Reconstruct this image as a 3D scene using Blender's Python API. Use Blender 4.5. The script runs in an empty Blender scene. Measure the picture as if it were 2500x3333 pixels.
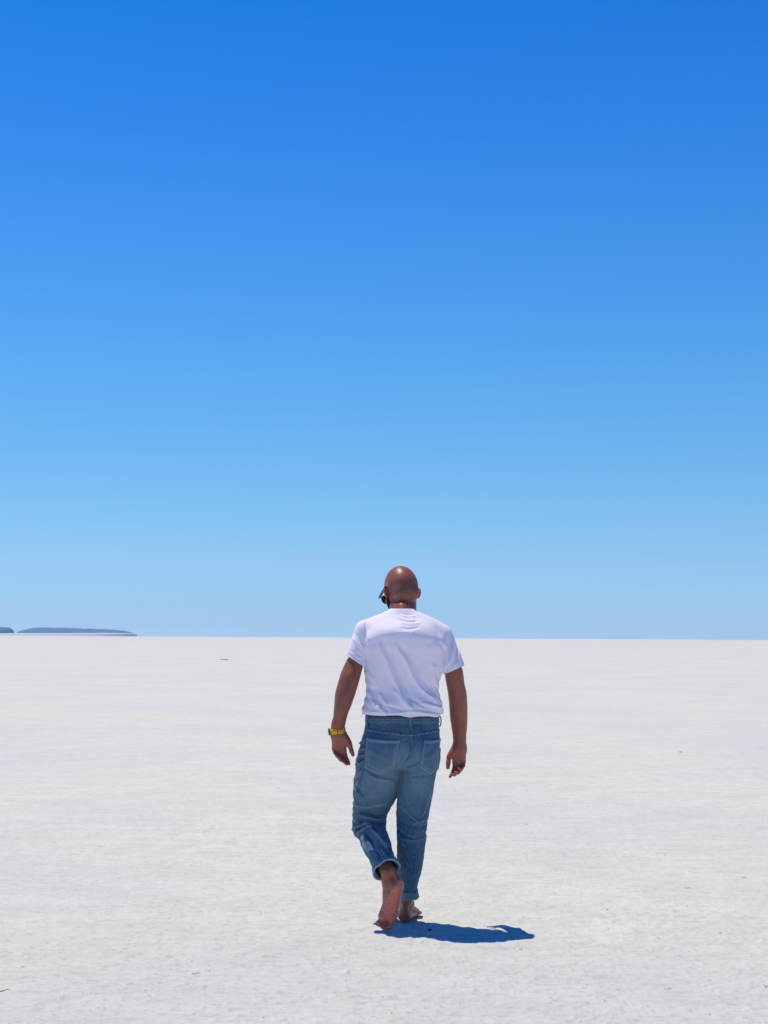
import bpy, math, random
import numpy as np
from mathutils import Vector, Matrix
from mathutils.bvhtree import BVHTree

C = bpy.context.scene
R = math.radians
rng = np.random.default_rng(7)
random.seed(7)

# ------------------------------------------------------------------ camera
CAM_H, PITCH, ROLL, FPX = 1.42, R(4.85), R(0.34), 4814.0
D0 = 7.53                                  # camera to the walking man
cp, sp, cr, sr = math.cos(PITCH), math.sin(PITCH), math.cos(ROLL), math.sin(ROLL)
c_r = Vector((cr, -sr * sp, sr * cp)); c_u = Vector((-sr, -cr * sp, cr * cp)); c_f = Vector((0, cp, sp))
cam_pos = Vector((0, -D0, CAM_H))
cam_d = bpy.data.cameras.new('camera'); cam = bpy.data.objects.new('camera', cam_d); C.collection.objects.link(cam)
cam.matrix_world = Matrix(((c_r.x, c_u.x, -c_f.x, cam_pos.x), (c_r.y, c_u.y, -c_f.y, cam_pos.y), (c_r.z, c_u.z, -c_f.z, cam_pos.z), (0, 0, 0, 1)))
cam_d.sensor_fit = 'VERTICAL'; cam_d.sensor_height = 36.0; cam_d.lens = FPX / 3333 * 36.0
cam_d.clip_start = 0.1; cam_d.clip_end = 60000
C.camera = cam

# ------------------------------------------------------------------ sky and sun
SUN_DIR = Vector((-0.252, 0.22, 1.0)).normalized()
el = math.asin(SUN_DIR.z); az = math.atan2(SUN_DIR.x, SUN_DIR.y)
w = bpy.data.worlds.new("World"); C.world = w; w.use_nodes = True
nt = w.node_tree; nt.nodes.clear()
out = nt.nodes.new('ShaderNodeOutputWorld'); bg = nt.nodes.new('ShaderNodeBackground')
sky = nt.nodes.new('ShaderNodeTexSky'); sky.sky_type = 'NISHITA'; sky.sun_disc = False
sky.sun_elevation = el; sky.sun_rotation = az; sky.dust_density = 0.0; sky.air_density = 1.0; sky.ozone_density = 1.0
tc = nt.nodes.new('ShaderNodeTexCoord'); sx = nt.nodes.new('ShaderNodeSeparateXYZ')
rp = nt.nodes.new('ShaderNodeValToRGB'); mul = nt.nodes.new('ShaderNodeVectorMath'); mul.operation = 'MULTIPLY'
nt.links.new(tc.outputs['Generated'], sx.inputs[0]); nt.links.new(sx.outputs['Z'], rp.inputs[0])
nt.links.new(rp.outputs[0], mul.inputs[1]); nt.links.new(sky.outputs[0], mul.inputs[0])
nt.links.new(mul.outputs[0], bg.inputs[0]); nt.links.new(bg.outputs[0], out.inputs[0])
bg.inputs[1].default_value = 0.15
# the saturated desert blue: pale at the horizon, deepening steadily to the zenith
SKY_T = [(1, (.883, .826, .578), (.375, .61, .85)), (3, (.699, .781, .667), (.32, .60, .86)), (6, (.47, .633, .715), (.195, .515, .87)),
         (10, (.329, .49, .67), (.115, .415, .88)), (15, (.245, .385, .594), (.060, .310, .86)), (20, (.2, .322, .531), (.028, .240, .80)),
         (24, (.178, .29, .496), (.014, .200, .74)), (40, (.137, .229, .419), (.006, .105, .46)), (60, (.12, .202, .383), (.003, .062, .31)), (85, (.11, .185, .355), (.002, .045, .24))]
els = rp.color_ramp.elements
for k, (e, n, t) in enumerate(SKY_T):
    p = math.sin(R(e))
    x = els[k] if k < 2 else els.new(p)
    x.position = p
    x.color = tuple(min(4, t[j] / n[j] / 1.5) for j in range(3)) + (1,)
x = els.new(0.0); k0_ = [e for e in els if abs(e.position - math.sin(R(1))) < 1e-4][0].color
x.color = (k0_[0] * 1.04, k0_[1] * 1.12, k0_[2] * 1.25, 1)
sun_d = bpy.data.lights.new('sun', 'SUN'); sun = bpy.data.objects.new('sun', sun_d); C.collection.objects.link(sun)
sun_d.energy = 3.8; sun_d.angle = R(0.5); sun_d.color = (1.0, 0.915, 0.77)
sun.rotation_euler = SUN_DIR.to_track_quat('Z', 'Y').to_euler(); sun.location = (-3, 3, 10)
C.view_settings.view_transform = 'Standard'; C.view_settings.look = 'None'; C.view_settings.exposure = 0; C.view_settings.gamma = 1
C.view_settings.use_curve_mapping = False

# ------------------------------------------------------------------ helpers
def P(px, py, Y=0.0):
    """real point seen at a pixel of the photograph, on the plane at depth Y"""
    d = c_f * FPX + c_r * (px - 1250) - c_u * (py - 1666.5)
    t = (Y - cam_pos.y) / d.y
    return cam_pos + d * t
def G(px, py):
    d = c_f * FPX + c_r * (px - 1250) - c_u * (py - 1666.5)
    return cam_pos + d * (-cam_pos.z / d.z)
def proj(v):
    q = v - np.array(cam_pos)
    f = q @ np.array(c_f); return 1250 + FPX * (q @ np.array(c_r)) / f, 1666.5 - FPX * (q @ np.array(c_u)) / f

def link(o, parent=None):
    C.collection.objects.link(o)
    if parent: o.parent = parent
    return o
def mesh_obj(name, V, F, m, parent=None, smooth=True):
    """V (n,3), F list of index lists or an (m,4) array"""
    me = bpy.data.meshes.new(name)
    V = np.asarray(V, dtype=np.float32)
    if isinstance(F, np.ndarray):
        n, c = F.shape
        me.vertices.add(len(V)); me.vertices.foreach_set('co', V.ravel())
        me.loops.add(n * c); me.loops.foreach_set('vertex_index', F.ravel().astype(np.int32))
        me.polygons.add(n); me.polygons.foreach_set('loop_start', np.arange(0, n * c, c, dtype=np.int32))
        me.update(calc_edges=True); me.validate()
    else:
        me.from_pydata([tuple(map(float, v)) for v in V], [], F); me.update()
    me.polygons.foreach_set('use_smooth', np.full(len(me.polygons), smooth))
    me.materials.append(m)
    return link(bpy.data.objects.new(name, me), parent)
def set_attr(o, name, vals):
    a = o.data.attributes.new(name, 'FLOAT', 'POINT'); a.data.foreach_set('value', np.asarray(vals, dtype=np.float32))

def _h(i, j, k, s):
    n = (i * 374761393 + j * 668265263 + k * 1274126177 + s * 974634777) & 0xffffffff
    n = ((n ^ (n >> 13)) * 1274126177) & 0xffffffff
    return ((n ^ (n >> 16)) & 0xffff) / 32767.5 - 1.0
def noise(x, y, z=None, s=0):
    x, y = np.asarray(x, float), np.asarray(y, float)
    z = np.zeros_like(x) if z is None else np.asarray(z, float)
    i, j, k = np.floor(x).astype(np.int64), np.floor(y).astype(np.int64), np.floor(z).astype(np.int64)
    u, v, t = x - i, y - j, z - k
    u, v, t = u*u*(3-2*u), v*v*(3-2*v), t*t*(3-2*t)
    r = 0
    for a in (0, 1):
        for b in (0, 1):
            for c in (0, 1):
                r = r + _h(i+a, j+b, k+c, s) * (u if a else 1-u) * (v if b else 1-v) * (t if c else 1-t)
    return r

def material(name, base=(0.5,)*3, rough=0.7, spec=0.3):
    m = bpy.data.materials.new(name); m.use_nodes = True
    b = m.node_tree.nodes['Principled BSDF']
    b.inputs['Base Color'].default_value = (*base, 1); b.inputs['Roughness'].default_value = rough
    b.inputs['Specular IOR Level'].default_value = spec
    return m, m.node_tree, b
def nnoise(nt, scale, detail=4, rough=0.55, coord='Object', stretch=None):
    t = nt.nodes.new('ShaderNodeTexCoord'); n = nt.nodes.new('ShaderNodeTexNoise')
    n.inputs['Scale'].default_value = scale; n.inputs['Detail'].default_value = detail; n.inputs['Roughness'].default_value = rough
    if stretch:
        mp = nt.nodes.new('ShaderNodeMapping'); mp.inputs['Scale'].default_value = stretch
        nt.links.new(t.outputs[coord], mp.inputs[0]); nt.links.new(mp.outputs[0], n.inputs['Vector'])
    else: nt.links.new(t.outputs[coord], n.inputs['Vector'])
    return n.outputs['Fac']
def ramp(nt, src, stops):
    r = nt.nodes.new('ShaderNodeValToRGB'); nt.links.new(src, r.inputs[0])
    for k, (p, c) in enumerate(stops):
        e = r.color_ramp.elements[k] if k < 2 else r.color_ramp.elements.new(p)
        e.position = p; e.color = (*c, 1) if len(c) == 3 else c
    return r.outputs[0]
def mix(nt, fac, a, b, mode='MIX'):
    m = nt.nodes.new('ShaderNodeMix'); m.data_type = 'RGBA'; m.blend_type = mode
    for sock, v in ((m.inputs[0], fac), (m.inputs[6], a), (m.inputs[7], b)):
        if hasattr(v, 'links'): nt.links.new(v, sock)
        elif isinstance(v, (int, float)): sock.default_value = v
        else: sock.default_value = (*v, 1)
    return m.outputs[2]
def attr(nt, name):
    a = nt.nodes.new('ShaderNodeAttribute'); a.attribute_name = name; return a.outputs['Fac']
def bump(nt, b, src, dist, strength=1.0):
    n = nt.nodes.new('ShaderNodeBump'); n.inputs['Distance'].default_value = dist; n.inputs['Strength'].default_value = strength
    nt.links.new(src, n.inputs['Height']); nt.links.new(n.outputs[0], b.inputs['Normal'])
    return n

# ------------------------------------------------------------------ materials
M_salt, n_, b_ = material('salt', rough=0.75, spec=0.25)
c = ramp(n_, nnoise(n_, 0.9, 5, 0.6), [(0.35, (.690, .672, .588)), (0.5, (.715, .700, .612)), (0.65, (.705, .682, .614))])
c = mix(n_, ramp(n_, nnoise(n_, 0.25, 3, 0.5), [(0.42, (0,)*3), (0.60, (1,)*3)]), c, (.665, .660, .612))
c = mix(n_, ramp(n_, nnoise(n_, 30, 5, 0.75, stretch=(.55, 1.1, 1)), [(0.30, (.85,)*3), (0.46, (0,)*3)]), c, (.46, .45, .42))  # shade of the small crust pits painted into the salt colour
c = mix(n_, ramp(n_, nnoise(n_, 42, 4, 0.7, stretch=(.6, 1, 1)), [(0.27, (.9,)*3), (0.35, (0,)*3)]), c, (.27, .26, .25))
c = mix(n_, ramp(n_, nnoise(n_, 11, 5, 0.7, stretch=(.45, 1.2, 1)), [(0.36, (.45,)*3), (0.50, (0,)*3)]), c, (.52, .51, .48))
c = mix(n_, ramp(n_, nnoise(n_, 24, 5, 0.75, stretch=(.55, 1.1, 1)), [(0.56, (0,)*3), (0.70, (.8,)*3)]), c, (.80, .79, .71))
c = mix(n_, ramp(n_, nnoise(n_, 110, 2, 0.6), [(0.69, (0,)*3), (0.76, (1,)*3)]), c, (.80, .80, .78))
n_.links.new(c, b_.inputs['Base Color'])
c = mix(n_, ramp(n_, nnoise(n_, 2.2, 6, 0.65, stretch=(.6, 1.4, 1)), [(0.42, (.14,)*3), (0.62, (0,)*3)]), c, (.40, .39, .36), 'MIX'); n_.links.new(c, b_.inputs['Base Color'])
bump(n_, b_, nnoise(n_, 30, 9, 0.80, stretch=(.7, 1.3, 1)), 0.012, 0.55)

M_skin, n_, b_ = material('skin', rough=0.40, spec=0.38)
c = mix(n_, nnoise(n_, 22, 4), (.265, .082, .052), (.350, .125, .080))
c = mix(n_, ramp(n_, nnoise(n_, 160, 3), [(0.45, (0,)*3), (0.75, (.4,)*3)]), c, (.19, .065, .045))
c = mix(n_, attr(n_, 'red'), c, (.54, .145, .095))
c = mix(n_, attr(n_, 'stubble'), c, (.205, .076, .056))
c = mix(n_, attr(n_, 'lip'), c, (.30, .09, .08))
sc_ = mix(n_, ramp(n_, nnoise(n_, 150, 3, .7), [(0.585, (0,)*3), (0.68, (.9,)*3)]), (0, 0, 0), attr(n_, 'salty'))
c = mix(n_, sc_, c, (.55, .50, .46))
n_.links.new(c, b_.inputs['Base Color'])
b_.inputs['Subsurface Weight'].default_value = 0.15; b_.inputs['Subsurface Scale'].default_value = 0.01
b_.inputs['Subsurface Radius'].default_value = (1.0, .35, .2)
bump(n_, b_, nnoise(n_, 240, 4), 0.0006, 0.6)

M_shirt, n_, b_ = material('white_cotton', rough=0.9, spec=0.1)
c = mix(n_, nnoise(n_, 9, 4), (.89, .83, .92), (.86, .80, .90))
n_.links.new(c, b_.inputs['Base Color'])
b_.inputs['Sheen Weight'].default_value = 0.1
bump(n_, b_, nnoise(n_, 380, 3, .6), 0.0006, 0.5)

def denim(name, dark, light, edge=(.30, .42, .55)):
    m, n_, b_ = material(name, rough=0.85, spec=0.15)
    c = mix(n_, attr(n_, 'fade'), dark, light)
    c = mix(n_, ramp(n_, nnoise(n_, 14, 5, .6), [(0.35, (0,)*3), (0.75, (.55,)*3)]), c, light)
    c = mix(n_, ramp(n_, nnoise(n_, 260, 3, .7, stretch=(1, 1, .25)), [(0.35, (0,)*3), (0.75, (.30,)*3)]), c, edge)
    c = mix(n_, attr(n_, 'worn_lit'), c, edge)
    n_.links.new(c, b_.inputs['Base Color'])
    b_.inputs['Sheen Weight'].default_value = 0.05
    bump(n_, b_, nnoise(n_, 420, 3, .7), 0.0008, 0.6)
    return m
M_denim = denim('denim', (.010, .063, .128), (.110, .195, .270), (.36, .46, .52))
M_denim_in = denim('denim_inside', (.09, .155, .22), (.17, .26, .33), (.36, .44, .50))
M_seam, n_, b_ = material('denim_seam', (.12, .2, .28), 0.85, 0.1)
c = ramp(n_, nnoise(n_, 90, 2, .7), [(0.35, (.05, .10, .15)), (0.65, (.20, .27, .33))]); n_.links.new(c, b_.inputs['Base Color'])
M_beard, n_, b_ = material('beard_hair', (.012, .010, .010), 0.7, 0.3); bump(n_, b_, nnoise(n_, 300, 4, .7), 0.004)
M_black, n_, b_ = material('black_plastic', (.015, .016, .02), 0.25, 0.5)
M_lens, n_, b_ = material('dark_lens', (.02, .02, .025), 0.08, 0.6)
M_strap, n_, b_ = material('yellow_rubber', (.75, .42, .025), 0.55, 0.4)
c = mix(n_, nnoise(n_, 60, 3), (1.0, .52, .03), (.86, .42, .02)); n_.links.new(c, b_.inputs['Base Color'])
M_hole, n_, b_ = material('strap_hole', (.05, .035, .02), 0.8)
M_eye, n_, b_ = material('eye', (.6, .58, .55), 0.2)
M_twig, n_, b_ = material('dry_twig', (.22, .125, .09), 0.85)
M_stone, n_, b_ = material('dark_stone', (.05, .045, .045), 0.8)
M_stone2, n_, b_ = material('grey_crust', (.40, .39, .37), 0.85)
M_hill, n_, b_ = material('hill_haze_blue', (.10, .10, .09), 0.95, 0.0)
c = mix(n_, nnoise(n_, 0.004, 5), (.12, .21, .38), (.14, .235, .41)); n_.links.new(c, b_.inputs['Base Color'])  # blue of the distant haze put into the hill colour
M_mirage, n_, b_ = material('mirage_pale', (.36, .46, .56), 0.9, 0.0)
c = mix(n_, nnoise(n_, 0.01, 3), (.47, .60, .70), (.52, .65, .74)); n_.links.new(c, b_.inputs['Base Color'])  # pale sky colour of the mirage, painted on the strip

# ------------------------------------------------------------------ the salt flat
def spaced(a, b, n): return np.linspace(a, b, n, endpoint=False)
th = np.concatenate([spaced(R(-180), R(-24), 60), spaced(R(-24), R(24), 1050), spaced(R(24), R(180), 60)])
ang = np.linspace(R(15.6), R(1.2), 560)
rad = np.concatenate([np.linspace(.05, CAM_H / math.tan(R(15.6)), 16, endpoint=False), CAM_H / np.tan(ang), np.geomspace(CAM_H / math.tan(R(1.2)) * 1.05, 11400, 60)])
RR, TT = np.meshgrid(rad, th, indexing='ij')
gx = RR * np.sin(TT); gy = cam_pos.y + RR * np.cos(TT)
def salt_h(x, y, r):
    """relief of the crust: low swells, wind-combed ripples and crumbs"""
    h = 0.004 * noise(x * 1.1, y * 1.3, s=1) + 0.0035 * noise(x * 3.1, y * 4.5, s=2)
    wx = x + .06 * noise(x * 3, y * 3, s=11); wy = y + .05 * noise(x * 3, y * 3, s=12)
    f1 = np.clip(1.6 - r / 45, 0, 1); f2 = np.clip(1.5 - r / 22, 0, 1); f3 = np.clip(1.5 - r / 12, 0, 1)
    patch = .55 + .45 * noise(x * .8, y * .8, s=9)
    h = h + f1 * patch * 0.0034 * 1.3 * noise(wx * 9, wy * 11, s=3) + f2 * patch * 0.0045 * noise(wx * 21, wy * 27, s=4)
    q = noise(wx * 34, wy * 46, s=5); h = h + f3 * 0.0048 * (np.maximum(q, 0) ** 1.5) * (1 + patch)
    q = noise(wx * 85, wy * 95, s=6); h = h + f3 * 0.0018 * np.maximum(q - .1, 0) * 1.4
    return h
rr_ = np.hypot(gx, gy - cam_pos.y)
gz = salt_h(gx, gy, rr_) * np.clip(3 - rr_ / 200, 0, 1)
gz -= .004
# trodden hollow under the feet stays level
nr, nth = RR.shape
V = np.stack([gx, gy, gz], -1).reshape(-1, 3)
i, j = np.meshgrid(np.arange(nr - 1), np.arange(nth), indexing='ij')
j2 = (j + 1) % nth
F = np.stack([i * nth + j, i * nth + j2, (i + 1) * nth + j2, (i + 1) * nth + j], -1).reshape(-1, 4)[:, ::-1]
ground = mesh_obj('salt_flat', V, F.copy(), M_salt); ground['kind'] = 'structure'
cv = len(V)

# ------------------------------------------------------------------ far hills and the pale mirage strip
def ridge(name, prof, y, depth, m, z0=0.0):
    """prof: (photo x, photo y of the crest); a real hill with a far slope behind"""
    n = 140; xs = np.linspace(prof[0][0], prof[-1][0], n); ys = np.interp(xs, [p[0] for p in prof], [p[1] for p in prof])
    V, F = [], []
    for k in range(n):
        top = P(xs[k], ys[k], y + depth * .5); h = max(top.z + 1.5 * noise(np.array([k * .21]), np.array([0.]))[0] * (top.z > 6), z0 + .3)
        tt = min(1, k / 4, (n - 1 - k) / 4)
        for q, (dy, f) in enumerate(((0, 0), (.06, .30), (.22, .68), (.5, 1), (.8, .6), (1, 0))):
            jit = noise(np.array([k * .35]), np.array([q * 3.3]))[0]
            V.append((top.x, y + depth * (.5 + (dy * (1 + .1 * jit) - .5) * max(.02, min(1, (n - 1 - k) / 50))), z0 - 1 + (h - z0 + 1) * f * (1 + .08 * jit * (f < 1))))
    for k in range(n - 1):
        for q in range(5): a = k * 6 + q; F.append((a, a + 6, a + 7, a + 1))
    o = mesh_obj(name, V, F, m); o['kind'] = 'structure'; return o
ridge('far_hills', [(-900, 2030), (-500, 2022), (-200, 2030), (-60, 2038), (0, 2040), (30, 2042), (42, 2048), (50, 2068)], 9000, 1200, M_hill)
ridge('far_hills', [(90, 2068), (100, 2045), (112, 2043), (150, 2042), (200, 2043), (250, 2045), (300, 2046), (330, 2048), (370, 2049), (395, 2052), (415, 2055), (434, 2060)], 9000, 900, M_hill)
ridge('mirage_strip', [(-900, 2060), (-200, 2060), (0, 2061), (200, 2060.5), (330, 2060), (400, 2060), (430, 2060.5), (446, 2063)], 8600, 250, M_mirage)  # added strip standing in for the mirage gap under the hills

# ------------------------------------------------------------------ implicit modelling
class Field:
    def __init__(s, lo, hi, h):
        s.h = h; s.lo = np.array(lo, float); s.n = np.ceil((np.array(hi) - s.lo) / h).astype(int) + 1
        s.F = np.full(tuple(s.n), 1.0, dtype=np.float32)
        s.ax = [s.lo[a] + h * np.arange(s.n[a]) for a in range(3)]
    def box(s, lo, hi):
        a = [max(0, int((lo[k] - s.lo[k]) / s.h)) for k in range(3)]; b = [min(int(s.n[k]), int((hi[k] - s.lo[k]) / s.h) + 2) for k in range(3)]
        sl = tuple(slice(a[k], max(a[k], b[k])) for k in range(3))
        X = s.ax[0][sl[0]][:, None, None]; Y = s.ax[1][sl[1]][None, :, None]; Z = s.ax[2][sl[2]][None, None, :]
        return sl, X, Y, Z
    def put(s, shape, k=0.01, op='add', pad=0.02):
        fn, lo, hi = shape; p = pad + k
        sl, X, Y, Z = s.box(np.array(lo) - p, np.array(hi) + p)
        f = fn(X, Y, Z).astype(np.float32); A = s.F[sl]
        if op == 'add':
            f, A2 = f, A
            if k > 0:
                hh = np.maximum(k - np.abs(A - f), 0) / k; s.F[sl] = np.minimum(A, f) - hh * hh * k * .25
            else: s.F[sl] = np.minimum(A, f)
        else:                                    # 'cut': subtract
            f = -f
            if k > 0:
                hh = np.maximum(k - np.abs(A - f), 0) / k; s.F[sl] = np.maximum(A, f) + hh * hh * k * .25
            else: s.F[sl] = np.maximum(A, f)
    def mesh(s, smooth=2):
        F = s.F; ins = F < 0
        c = np.zeros(tuple(s.n - 1), dtype=np.uint8)
        for a in (0, 1):
            for b in (0, 1):
                for d in (0, 1):
                    c += ins[a:a + s.n[0] - 1, b:b + s.n[1] - 1, d:d + s.n[2] - 1]
        I, J, K = np.nonzero((c > 0) & (c < 8)); N = len(I)
        idx = np.full(c.shape, -1, dtype=np.int32); idx[I, J, K] = np.arange(N)
        acc = np.zeros((N, 3)); cnt = np.zeros(N)
        cor = [(a, b, d) for a in (0, 1) for b in (0, 1) for d in (0, 1)]
        val = {q: F[I + q[0], J + q[1], K + q[2]] for q in cor}
        for q in cor:
            for ax in range(3):
                if q[ax] == 0:
                    q2 = list(q); q2[ax] = 1; q2 = tuple(q2)
                    v0, v1 = val[q], val[q2]; m = (v0 < 0) != (v1 < 0)
                    t = np.where(m, v0 / np.where(m, v0 - v1, 1), 0)
                    pt = np.tile(np.array(q, float), (N, 1)); pt[:, ax] = t
                    acc[m] += pt[m]; cnt[m] += 1
        V = np.stack([I, J, K], 1) + acc / cnt[:, None]
        V = s.lo + V * s.h
        quads = []
        for ax in range(3):
            sl0 = [slice(1, -1)] * 3; sl1 = [slice(1, -1)] * 3
            sl0[ax] = slice(0, -1); sl1[ax] = slice(1, None)
            a, b = ins[tuple(sl0)], ins[tuple(sl1)]
            for sign, m in ((1, a & ~b), (0, b & ~a)):
                p = list(np.nonzero(m))
                for q in range(3): p[q] = p[q] + (0 if q == ax else 1)
                u, v = (ax + 1) % 3, (ax + 2) % 3
                def cell(du, dv):
                    r = [p[0], p[1], p[2]]; r[u] = r[u] + du; r[v] = r[v] + dv; return idx[r[0], r[1], r[2]]
                Q = np.stack([cell(-1, -1), cell(0, -1), cell(0, 0), cell(-1, 0)], 1)
                quads.append(Q if sign else Q[:, ::-1])
        Q = np.concatenate(quads); Q = Q[(Q >= 0).all(1)]
        e = np.concatenate([Q[:, [0, 1]], Q[:, [1, 2]], Q[:, [2, 3]], Q[:, [3, 0]]])
        for it in range(smooth):
            for lam in (.5, -.52):
                S = np.zeros_like(V); D = np.bincount(e[:, 0], minlength=N).astype(float)
                for d in range(3): S[:, d] = np.bincount(e[:, 0], V[e[:, 1], d], N)
                V = V + lam * (S / D[:, None] - V)
        return V, Q
def vnormals(V, Q):
    d1 = V[Q[:, 2]] - V[Q[:, 0]]; d2 = V[Q[:, 3]] - V[Q[:, 1]]; n = np.cross(d1, d2); N = np.zeros_like(V)
    for c in range(4):
        for d in range(3): N[:, d] += np.bincount(Q[:, c], n[:, d], len(V))
    return N / np.maximum(np.linalg.norm(N, axis=1, keepdims=True), 1e-12)

def cone(a, b, ra, rb):
    a, b = np.array(a, float), np.array(b, float); ab = b - a; L = ab @ ab
    def f(X, Y, Z):
        t = np.clip(((X - a[0]) * ab[0] + (Y - a[1]) * ab[1] + (Z - a[2]) * ab[2]) / L, 0, 1)
        return np.sqrt((X - a[0] - t * ab[0])**2 + (Y - a[1] - t * ab[1])**2 + (Z - a[2] - t * ab[2])**2) - (ra + (rb - ra) * t)
    r = max(ra, rb); return f, np.minimum(a, b) - r, np.maximum(a, b) + r
def ell(c, r, M=None):
    c, r = np.array(c, float), np.array(r, float); M = np.eye(3) if M is None else np.array(M)   # columns = local axes
    def f(X, Y, Z):
        q = [((X - c[0]) * M[0, k] + (Y - c[1]) * M[1, k] + (Z - c[2]) * M[2, k]) for k in range(3)]
        k0 = np.sqrt(sum((q[k] / r[k])**2 for k in range(3))); k1 = np.sqrt(sum((q[k] / r[k]**2)**2 for k in range(3))) + 1e-9
        return k0 * (k0 - 1) / k1
    ext = np.sqrt(((M * r)**2).sum(1)); return f, c - ext, c + ext
def hermite(xs, ys, x):
    xs = np.asarray(xs, float); ys = np.asarray(ys, float); m = np.gradient(ys, xs)
    x = np.clip(x, xs[0], xs[-1]); k = np.clip(np.searchsorted(xs, x) - 1, 0, len(xs) - 2); h = xs[k+1] - xs[k]; t = (x - xs[k]) / h
    return (2*t**3-3*t**2+1)*ys[k] + (t**3-2*t**2+t)*h*m[k] + (-2*t**3+3*t**2)*ys[k+1] + (t**3-t**2)*h*m[k+1]
def stack(keys, power=2.0, shrink=0.0):
    """keys: (photo y, left x, right x, depth Y of the axis, half depth): a limb or trunk given by its level sections"""
    rows = []
    for py, xl, xr, Yc, b in keys:
        A, B = P(xl, py, Yc), P(xr, py, Yc); rows.append(((A.z + B.z) / 2, (A.x + B.x) / 2, (B.x - A.x) / 2 - shrink, Yc, b - shrink))
    rows.sort(); T = np.array(rows)
    def f(X, Y, Z):
        z = Z.ravel(); cx, a, cy, b = (hermite(T[:, 0], T[:, k], z)[None, None, :] for k in (1, 2, 3, 4))
        u, v = (X - cx) / a, (Y - cy) / b
        if power == 2.0:
            k0 = np.sqrt(u*u + v*v); k1 = np.sqrt((u/a)**2 + (v/b)**2) + 1e-9; d = k0 * (k0 - 1) / k1
        else:
            k0 = (np.abs(u)**power + np.abs(v)**power)**(1/power); d = (k0 - 1) * np.minimum(a, b)
        return np.maximum(d, np.maximum(Z - T[-1, 0], T[0, 0] - Z))
    mx = T[:, 1:].copy()
    lo = (np.min(T[:, 1] - T[:, 2]), np.min(T[:, 3] - T[:, 4]), T[0, 0]); hi = (np.max(T[:, 1] + T[:, 2]), np.max(T[:, 3] + T[:, 4]), T[-1, 0])
    return f, lo, hi
def halfspace(pt, n, lo, hi):
    pt, n = np.array(pt, float), np.array(n, float); n = n / np.linalg.norm(n)
    return (lambda X, Y, Z: (X - pt[0]) * n[0] + (Y - pt[1]) * n[1] + (Z - pt[2]) * n[2]), lo, hi   # negative (solid) below the plane
def inter(s1, s2, off=0.0):
    return (lambda X, Y, Z: np.maximum(s1[0](X, Y, Z) + off, s2[0](X, Y, Z))), s1[1], s1[2]

def seg_dist(px, py, line):
    d = np.full(px.shape, 1e9); par = np.zeros(px.shape)
    L = np.array(line, float); seg = np.hypot(*(L[1:] - L[:-1]).T); cum = np.concatenate([[0], np.cumsum(seg)])
    for k in range(len(L) - 1):
        a, b = L[k], L[k+1]; ab = b - a
        t = np.clip(((px - a[0]) * ab[0] + (py - a[1]) * ab[1]) / (ab @ ab), 0, 1)
        q = np.hypot(px - a[0] - t * ab[0], py - a[1] - t * ab[1]); m = q < d
        d = np.where(m, q, d); par = np.where(m, (cum[k] + t * seg[k]) / cum[-1], par)
    return d, par
def smooth_line(L, n=6):
    L = np.array(L, float)
    if len(L) < 3: return L
    t = np.arange(len(L)); q = np.linspace(0, len(L) - 1, (len(L) - 1) * n + 1)
    return np.stack([hermite(t, L[:, 0], q), hermite(t, L[:, 1], q)], 1)
def folds(V, Q, items, gain=1.0):
    """push the cloth out (amp > 0) or in along lines on the side facing back; width in photo pixels, amp in metres"""
    N = vnormals(V, Q); px, py = proj(V); m = N[:, 1] < 0.35
    tot = np.zeros(len(V))
    for line, wd, amp in items:
        amp = amp * gain; L = smooth_line(line); d, t = seg_dist(px, py, L)
        env = np.clip(np.sin(np.pi * np.clip(t * .94 + .03, 0, 1)) * 2.2, 0, 1)
        tot += amp * np.exp(-(d / wd)**2) * env
    fac = np.where(m, np.clip((.35 - N[:, 1]) * 2.5, 0, 1), 0)
    return V + N * (tot * fac)[:, None]

H = 0.0035
# ------------------------------------------------------------------ the man: rough axes shared by body and clothes
def X3(px, py, Y=0.0): return np.array(P(px, py, Y))
def rotm(yaw, pitch):
    cy, sy, c1, s1 = math.cos(yaw), math.sin(yaw), math.cos(pitch), math.sin(pitch)
    return np.array([[cy, -sy, 0], [sy, cy, 0], [0, 0, 1]]) @ np.array([[1, 0, 0], [0, c1, -s1], [0, s1, c1]])
HM = rotm(R(21), R(-29)); HC = X3(1303.5, 1904, .155)
def hd(x, y, z): return HC + HM @ np.array((x, y, z))

ARM_L = [(2100, 1150, 1194, .015, .043), (2125, 1143, 1186, .006, .041), (2150, 1128, 1182, -.002, .044), (2171, 1118, 1181, -.010, .048), (2198, 1107, 1174, -.026, .050), (2228, 1098, 1166, -.038, .047),
         (2257, 1091, 1157, -.046, .046), (2291, 1088, 1146, -.048, .044), (2327, 1085, 1132, -.044, .038), (2360, 1080, 1124, -.036, .031), (2385, 1079, 1121, -.030, .025), (2400, 1080, 1122, -.026, .021)]
ARM_R = [(2100, 1440, 1478, .018, .034), (2130, 1446, 1487, .018, .037), (2165, 1448, 1502, .018, .045), (2198, 1448, 1509, .026, .052), (2224, 1452, 1512, .032, .050), (2250, 1457, 1518, .040, .049),
         (2281, 1461, 1521, .052, .048), (2327, 1464, 1522, .080, .043), (2360, 1468, 1521, .102, .036), (2405, 1475, 1517, .128, .027), (2428, 1477, 1516, .138, .023), (2445, 1475, 1517, .142, .020)]
ANK_L = X3(1262, 2838, -.203); KNEE_L = X3(1206, 2690, .112)

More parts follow.
